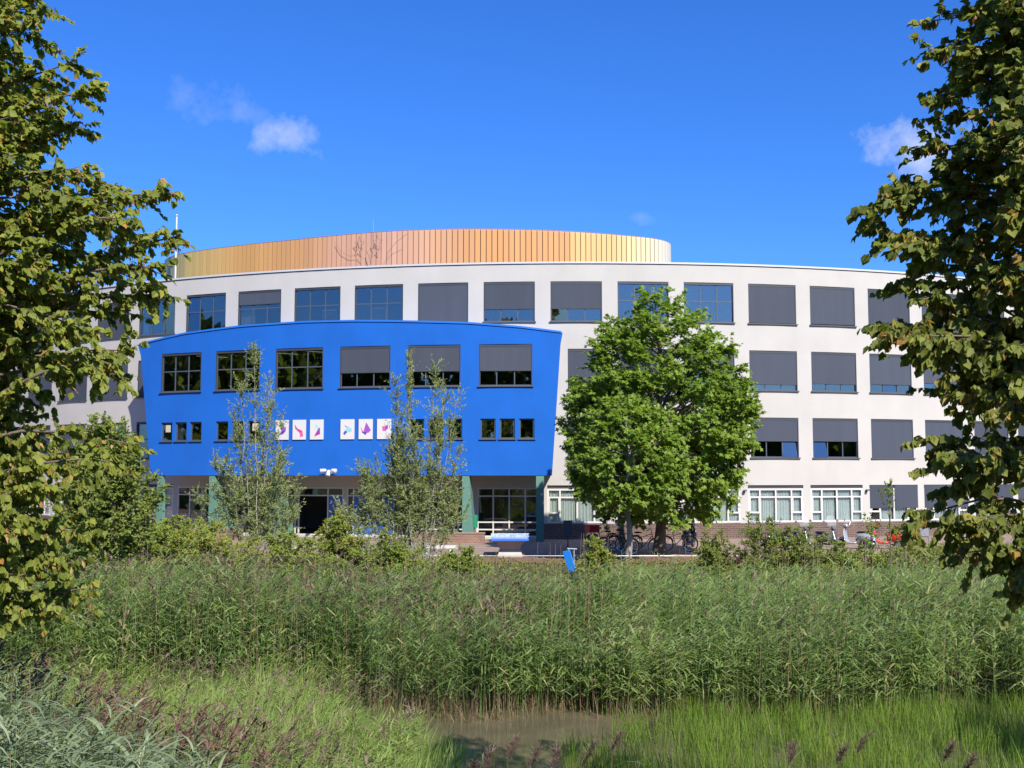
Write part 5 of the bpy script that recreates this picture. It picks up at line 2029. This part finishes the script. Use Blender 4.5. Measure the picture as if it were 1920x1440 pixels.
for x in (-.20, .02):
    b = MB()
    b.tube([(x - .02, .06, -.1), (x - .06, .2, .92)], .022, M['steel'], 6)
    b.obj('post', t)
b = MB()
b.tube([(-.30, .2, .93), (.06, .2, .93)], .022, M['white_metal'], 6)
b.obj('top_bar', t)


# ------------------------------------------------------------------ bicycles
def make_bike(name, label, frame_mat, crate=None):
    r = empty(name)
    tag(r, label, 'bicycle', 'bicycles parked by the plane trees')
    for y in (-.53, .53):
        b = MB()
        b.torus((0, y, .35), .325, .020, M['black'], 'x', 26, 6)
        w = b.obj('wheel', r)
        b = MB()
        b.torus((0, y, .35), .300, .012, M['chrome'], 'x', 26, 5)
        for k in range(12):
            a = math.pi * k / 6
            b.tube([(.02 * (-1) ** k, y, .35), (0, y + .3 * math.cos(a), .35 + .3 * math.sin(a))], .0022, M['steel'], 3, False)
        b.tube([(-.05, y, .35), (.05, y, .35)], .022, M['steel'], 6)
        b.obj('rim', w)
        b = MB()
        b.tube([(0, y + .36 * math.cos(a), .35 + .36 * math.sin(a)) for a in np.linspace(.3, 2.7, 10)], .016, frame_mat, 5)
        b.obj('mudguard', r)
    b = MB()
    for pts, q in (([(0, -.10, .30), (0, -.24, .86)], .017), ([(0, -.10, .30), (0, .36, .78)], .018), ([(0, -.2, .70), (0, .35, .88)], .016), ([(0, -.53, .35), (0, -.10, .30)], .012), ([(0, -.53, .35), (0, -.22, .76)], .010),
                   ([(0, .33, .95), (0, .39, .70), (0, .53, .35)], .016), ([(0, .33, .95), (0, .31, 1.08)], .014)):
        b.tube(pts, q, frame_mat, 7)
    b.obj('frame', r)
    b = MB()
    b.tube([(-.29, .12, 1.06), (-.24, .22, 1.10), (-.1, .31, 1.10), (.1, .31, 1.10), (.24, .22, 1.10), (.29, .12, 1.06)], .012, M['chrome'], 6)
    for s in (-1, 1):
        b.tube([(s * .29, .12, 1.06), (s * .295, .02, 1.04)], .018, M['black'], 6)
    b.obj('handlebar', r)
    b = MB()
    b.loft([[(hx * cx, y, z + hz * sz) for cx, sz in ((-1, 0), (-.6, 1), (.6, 1), (1, 0), (.5, -1), (-.5, -1))] for y, z, hx, hz in ((-.40, .93, .09, .03), (-.30, .94, .11, .035), (-.18, .935, .06, .03), (-.08, .93, .03, .02))], M['seat_black'])
    b.obj('saddle', r)
    b = MB()
    b.torus((.06, -.10, .30), .09, .008, M['steel'], 'x', 14, 4)
    b.tube([(.07, -.10, .30), (.08, .05, .22)], .01, M['steel'], 5)
    b.tube([(-.07, -.10, .30), (-.08, -.25, .38)], .01, M['steel'], 5)
    b.box(.06, .16, .03, .09, .205, .23, M['black'])
    b.box(-.16, -.06, -.28, -.22, .365, .39, M['black'])
    b.obj('crankset', r)
    b = MB()
    for x in (-.06, .06):
        b.tube([(x, -.30, .76), (x, -.72, .74)], .007, frame_mat, 4)
        b.tube([(x, -.66, .74), (x, -.53, .37)], .006, frame_mat, 4)
    b.tube([(-.06, -.72, .74), (.06, -.72, .74)], .007, frame_mat, 4)
    b.obj('carrier', r)
    if crate:
        b = MB()
        b.box(-.22, .22, -.84, -.32, .775, .80, crate)
        for x0, x1, y0, y1 in ((-.22, .22, -.84, -.82), (-.22, .22, -.34, -.32), (-.22, -.20, -.82, -.34), (.20, .22, -.82, -.34)):
            b.box(x0, x1, y0, y1, .80, 1.09, crate)
        b.box(-.235, .235, -.855, -.305, 1.09, 1.11, crate)
        b.obj('crate', r)
    return r


bk = make_bike('bicycle', 'black bicycle with a big red crate on its carrier', M['black_gloss'], M['red_plastic'])
bk.location, bk.rotation_euler = (4.12, 50.6, .008), (0, .04, rad(-62))
bk2 = make_bike('bicycle', 'black bicycle nearest the bush, wheel in front of the red crate bike', M['black_gloss'])
bk2.location, bk2.rotation_euler = (4.30, 48.0, .008), (0, .05, rad(-50))
for (x, y, rz, lab) in ((4.95, 48.9, -70, 'black bicycle tucked close beside the pale plane trunk'), (5.55, 46.9, -80, 'black bicycle with its saddle between the pale trunk and the dark trunk'), (7.25, 48.6, -100, 'black bicycle standing just right of the dark plane trunk')):
    c = copy_tree(bk2)
    c.location, c.rotation_euler = (x, y, .008), (0, .05, rad(rz))
    c['label'] = lab


# ------------------------------------------------------------------ motor scooters
def sect(y, z, hx, hz, n=10, pw=2.6):
    out = []
    for k in range(n):
        a = 2 * math.pi * k / n
        c, s_ = math.cos(a), math.sin(a)
        out.append((hx * math.copysign(abs(c) ** (2 / pw), c), y, z + hz * math.copysign(abs(s_) ** (2 / pw), s_)))
    return out


def make_scooter(label, paint, screen=False, rack=True, seat=None):
    r = empty('motor_scooter')
    tag(r, label, 'scooter', 'motor scooters parked along the facade')
    for y in (-.62, .62):
        b = MB()
        b.torus((0, y, .22), .165, .055, M['black'], 'x', 20, 8)
        w = b.obj('wheel', r, smooth=True)
        b = MB()
        b.tube([(-.04, y, .22), (.04, y, .22)], .12, M['steel'], 12)
        b.obj('rim', w)
    b = MB()   # rear body
    b.loft([sect(-.92, .58, .07, .05), sect(-.86, .56, .15, .12), sect(-.70, .54, .21, .19), sect(-.48, .52, .225, .22), sect(-.25, .52, .19, .20), sect(-.12, .50, .12, .16)], paint)
    b.obj('rear_body', r, smooth=True)
    b = MB()   # floor and leg shield
    b.loft([sect(-.2, .27, .17, .04), sect(.05, .25, .19, .04), sect(.24, .27, .20, .05), sect(.34, .38, .22, .05), sect(.40, .60, .225, .05), sect(.42, .80, .18, .05), sect(.43, .92, .09, .05)], paint)
    b.obj('leg_shield', r, smooth=True)
    b = MB()
    b.loft([sect(.42, .40, .05, .03), sect(.52, .46, .085, .05), sect(.64, .46, .095, .05), sect(.76, .40, .085, .05), sect(.82, .30, .05, .04)], paint)
    b.obj('front_mudguard', r, smooth=True)
    b = MB()
    b.loft([sect(-.82, .74, .08, .03), sect(-.72, .765, .14, .05), sect(-.45, .765, .155, .05), sect(-.25, .755, .13, .045), sect(-.14, .73, .07, .03)], seat or M['seat_black'])
    b.obj('seat', r, smooth=True)
    b = MB()
    b.loft([sect(.28, 1.02, .09, .05), sect(.36, 1.03, .13, .08), sect(.46, 1.02, .11, .08), sect(.52, 1.01, .07, .06)], paint)
    b.obj('headset', r, smooth=True)
    b = MB()
    b.tube([(0, .512, 1.01), (0, .535, 1.01)], [.068, .06], M['chrome'], 12)
    b.obj('headlight', r)
    b = MB()
    b.tube([(-.34, .24, 1.04), (-.14, .34, 1.05), (.14, .34, 1.05), (.34, .24, 1.04)], .016, M['black'], 6)
    b.tube([(0, .36, 1.0), (0, .48, .60), (0, .60, .24)], .03, M['steel'], 6)
    b.obj('handlebar', r)
    for s_ in (-1, 1):
        b = MB()
        b.tube([(s_ * .22, .30, 1.05), (s_ * .30, .30, 1.22), (s_ * .34, .29, 1.26)], .007, M['chrome'], 5)
        b.tube([(s_ * .36, .30, 1.29), (s_ * .36, .285, 1.29)], .062, M['chrome'], 10)
        b.obj('mirror', r)
    b = MB()
    b.loft([sect(-.905, .64, .03, .02, 8), sect(-.925, .63, .07, .045, 8), sect(-.945, .62, .06, .04, 8)], M['red_lamp'])
    b.obj('tail_light', r)
    b = MB()
    b.box(-.095, .095, -.945, -.935, .40, .54, M['plate'])
    for k, x in enumerate((-.055, 0, .055)):
        b.box(x - .016, x + .016, -.948, -.9451, .44, .50, M['white_metal'])
    b.box(-.05, .05, -.93, -.80, .46, .50, M['black'])
    b.obj('number_plate', r)
    b = MB()
    b.tube([(.13, -.25, .20), (.17, -.55, .20), (.17, -.88, .26)], [.03, .055, .05], M['steel'], 8)
    b.obj('exhaust', r, smooth=True)
    if rack:
        b = MB()
        for z, y0 in ((.80, -.88), (.86, -1.0)):
            b.tube([(-.12, -.74, .80), (-.13, y0, z), (.13, y0, z), (.12, -.74, .80)], .009, M['chrome'], 5)
        b.obj('luggage_rack', r)
    if screen:
        b = MB()
        b.loft([[(x * w, .42 - (z - 1.0) * .28 + .05 * (1 - x * x) + d, z) for x, d in ((-1, 0), (-.5, 0), (0, 0), (.5, 0), (1, 0), (1, .006), (.5, .006), (0, .006), (-.5, .006), (-1, .006))] for z, w in ((.98, .14), (1.1, .22), (1.3, .24), (1.48, .20), (1.54, .12))], M['screen'])
        b.obj('windscreen', r)
    return r


m_, t_, o_ = newmat('scooter windscreen')
mx_ = N(t_, 'ShaderNodeMixShader')
mx_.inputs[0].default_value = .14
t_.links.new(N(t_, 'ShaderNodeBsdfTransparent').outputs[0], mx_.inputs[1])
di_ = N(t_, 'ShaderNodeBsdfPrincipled', Roughness=.3)
di_.inputs['Base Color'].default_value = (.42, .42, .44, 1)
t_.links.new(di_.outputs[0], mx_.inputs[2])
t_.links.new(mx_.outputs[0], o_.inputs[0])
M['screen'] = m_
PNT = {'black': pmat('black scooter paint', (.014, .014, .017), .25, coat=.8), 'grey': pmat('grey scooter paint', (.095, .095, .11), .35, .3, coat=.5),
       'red': pmat('red scooter paint', (.50, .010, .008), .35, coat=.5), 'dark': pmat('dark green scooter paint', (.03, .05, .04), .3, coat=.8), 'white': pmat('pearl scooter paint', (.30, .31, .34), .3, .2, coat=.5)}
for lab, p, x, y, rz, scr in (('black motor scooter with a pale blue plate, half behind the tall bush', 'black', 8.15, 51.2, -25, False), ('dark scooter with red tail lamp and round mirror behind the bush', 'dark', 12.25, 51.6, 15, False),
                              ('grey scooter facing out with a tall windscreen, left of two', 'grey', 12.95, 49.7, 195, True), ('grey scooter facing out with a windscreen, beside the silver one', 'grey', 14.2, 49.9, 200, True),
                              ('pearl silver scooter with windscreen, turned to show its red tail lamp', 'white', 15.55, 50.6, 50, True), ('bright red motor scooter behind the thin saplings', 'red', 16.95, 50.6, 55, False)):
    sc = make_scooter(lab, PNT[p], scr)
    sc.location, sc.rotation_euler = (x, y, .008), (0, .06, rad(rz))
